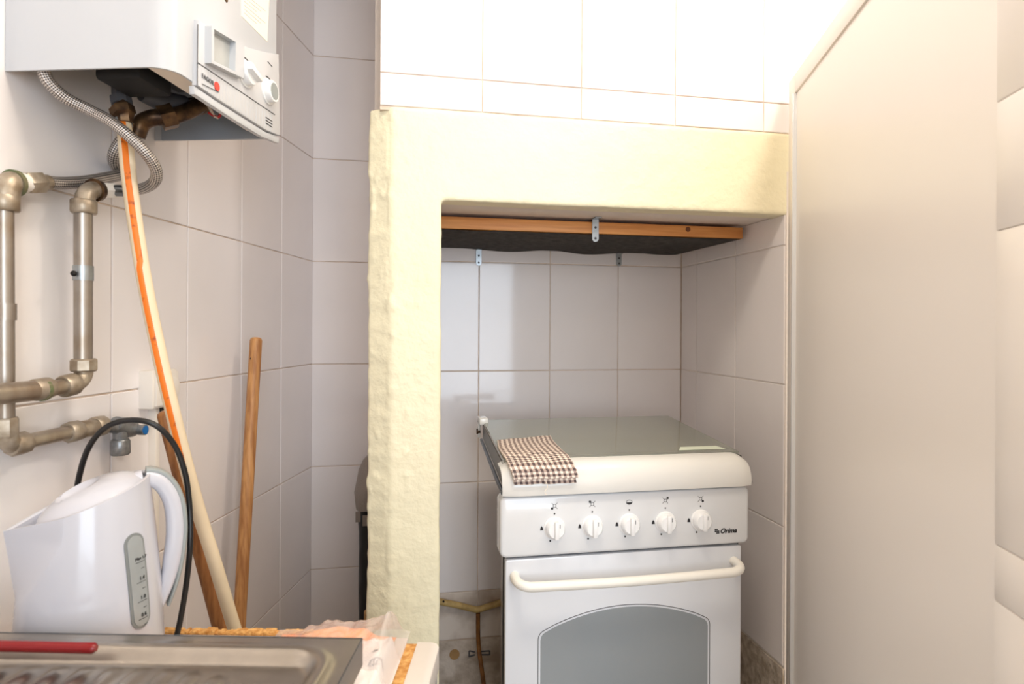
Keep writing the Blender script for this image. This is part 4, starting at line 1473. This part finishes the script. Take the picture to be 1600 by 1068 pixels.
# ------------------------------------------------------------------ shelf under the soffit, brackets, hose in the niche
def shelf():
    Y0, Y1, xa, xb, z0, z1 = 1.33, YB - 0.004, 0.083, 0.801, 1.3755, 1.4015
    t = thing('shelf', 'pine shelf board with dark mesh fabric below, high in the niche', 'shelf', (0.44, 1.5, z0))
    bm = newbm(); box(bm, (xa, Y0, z0), (xb, Y0 + 0.030, z1), 0.0015); mesh_obj('front_rail', bm, 'pine', t)
    bm = newbm(); box(bm, (xa, Y0 + 0.030, z0 + 0.012), (xb, Y1, z1 - 0.002)); mesh_obj('board', bm, 'pine', t)
    bm = newbm(); disc(bm, at_y(1075, 358, Y0), (0, -1, 0), 0.006, 0.0006); mesh_obj('knot', bm, 'pine_knot', t)
    bm = newbm(); g = []
    for j in range(25):
        v = j / 24; row = []
        for i in range(61):
            u = i / 60
            x, y = xa + 0.002 + (xb - xa - 0.006) * u, Y0 + 0.004 + (Y1 - Y0 - 0.006) * v
            sag = (0.0035 + 0.0035 * math.sin(u * 17 + v * 3) + 0.004 * noise.noise(V((u * 6, v * 3, 2)))) * min(1, v * 4 + 0.15) * min(1, (1 - u) * 6 + 0.2)
            row.append(V((x, y, z0 - 0.0012 + 0.005 * v - max(0.0004, sag))))
        g.append(row)
    sheet(bm, g)
    bmesh.ops.solidify(bm, geom=list(bm.faces), thickness=0.001)
    mesh_obj('fabric', bm, 'mesh_fabric', t, smooth=180, label='dark grey mesh fabric under the board')
    def bracket(label, p, zt, zb, flange, w_=0.0075):
        t2 = thing('metal_bracket', label, 'bracket', (p.x, p.y, zb), 0, 'metal angle brackets around the shelf')
        bm = newbm()
        P = [(-w_, zt - zb), (w_, zt - zb)] + [(w_ * math.cos(R(a)), w_ + w_ * math.sin(R(a))) for a in range(0, -181, -20)]
        prism(bm, P, 0.0, -0.0022, lambda u, v, s: V((p.x + u, p.y + s, zb + v)))
        mesh_obj('plate', bm, 'zinc', t2)
        bm = newbm()
        box(bm, (p.x - w_, min(p.y, p.y + flange), zt - 0.0022), (p.x + w_, max(p.y, p.y + flange), zt)); mesh_obj('flange', bm, 'zinc', t2)
        for zz in (zb + 0.008, zb + (zt - zb) * 0.62):
            bm = newbm(); disc(bm, V((p.x, p.y - 0.0022, zz)), (0, -1, 0), 0.0028, 0.0006); mesh_obj('screw', bm, 'dark_grey', t2)
    p = at_y(930, 360, Y0 - 0.001)
    bracket('zinc bracket on the front edge of the pine shelf', p, 1.4085, at_y(930, 378, Y0).z, -0.024)
    p = at_y(748, 400, YB - 0.0045)
    bracket('zinc bracket on the back tiles below the shelf, nearer the pillar', p, 1.377, at_y(748, 415, YB).z, -0.012)
    p = at_y(967, 400, YB - 0.0045)
    bracket('zinc bracket on the back tiles below the shelf, nearer the partition', p, 1.377, at_y(967, 416, YB).z, -0.012)
shelf()

def niche_hoses():
    y = YB - 0.012
    bm = newbm()
    tube(bm, spline([at_y(660, 934, y), at_y(690, 940, y), at_y(715, 945, y), at_y(740, 951, y), at_y(750, 951, y), at_y(772, 944, y), at_y(800, 936, y)], 5), 0.0085, 12)
    o = mesh_obj('gas_pipe', bm, 'yellow_hose'); tag(o, 'dirty yellow pipe sagging along the wall left of the cooker', 'pipe')
    bm = newbm(); disc(bm, at_y(693, 939, y - 0.0085), (0, -1, 0), 0.003, 0.001); mesh_obj('hole', bm, 'black_matt', o)
    bm = newbm()
    tube(bm, spline([at_y(747, 958, y - 0.0), at_y(747, 985, y), at_y(748, 1010, y - 0.003), at_y(752, 1040, y - 0.02), at_y(756, 1070, y - 0.03), at_y(758, 1100, y - 0.03)], 6), 0.006, 10)
    o = mesh_obj('gas_hose', bm, 'rust_hose'); tag(o, 'rusty brown hose dropping down the wall below the sagging yellow pipe', 'hose')
    bm = newbm()
    for a, b in (((733, 1016), (733, 1025)), ((733, 1016), (742, 1018)), ((733, 1025), (742, 1022)), ((752, 1017), (765, 1016)), ((765, 1016), (765, 1022)), ((752, 1022), (765, 1022))):
        tube(bm, [at_y(*a, YB - 0.002), at_y(*b, YB - 0.002)], 0.0022, 6)
    o = mesh_obj('pipe_clip', bm, 'dark_grey'); tag(o, 'thin dark clip on the dirty wall around the rusty hose', 'clip')
niche_hoses()
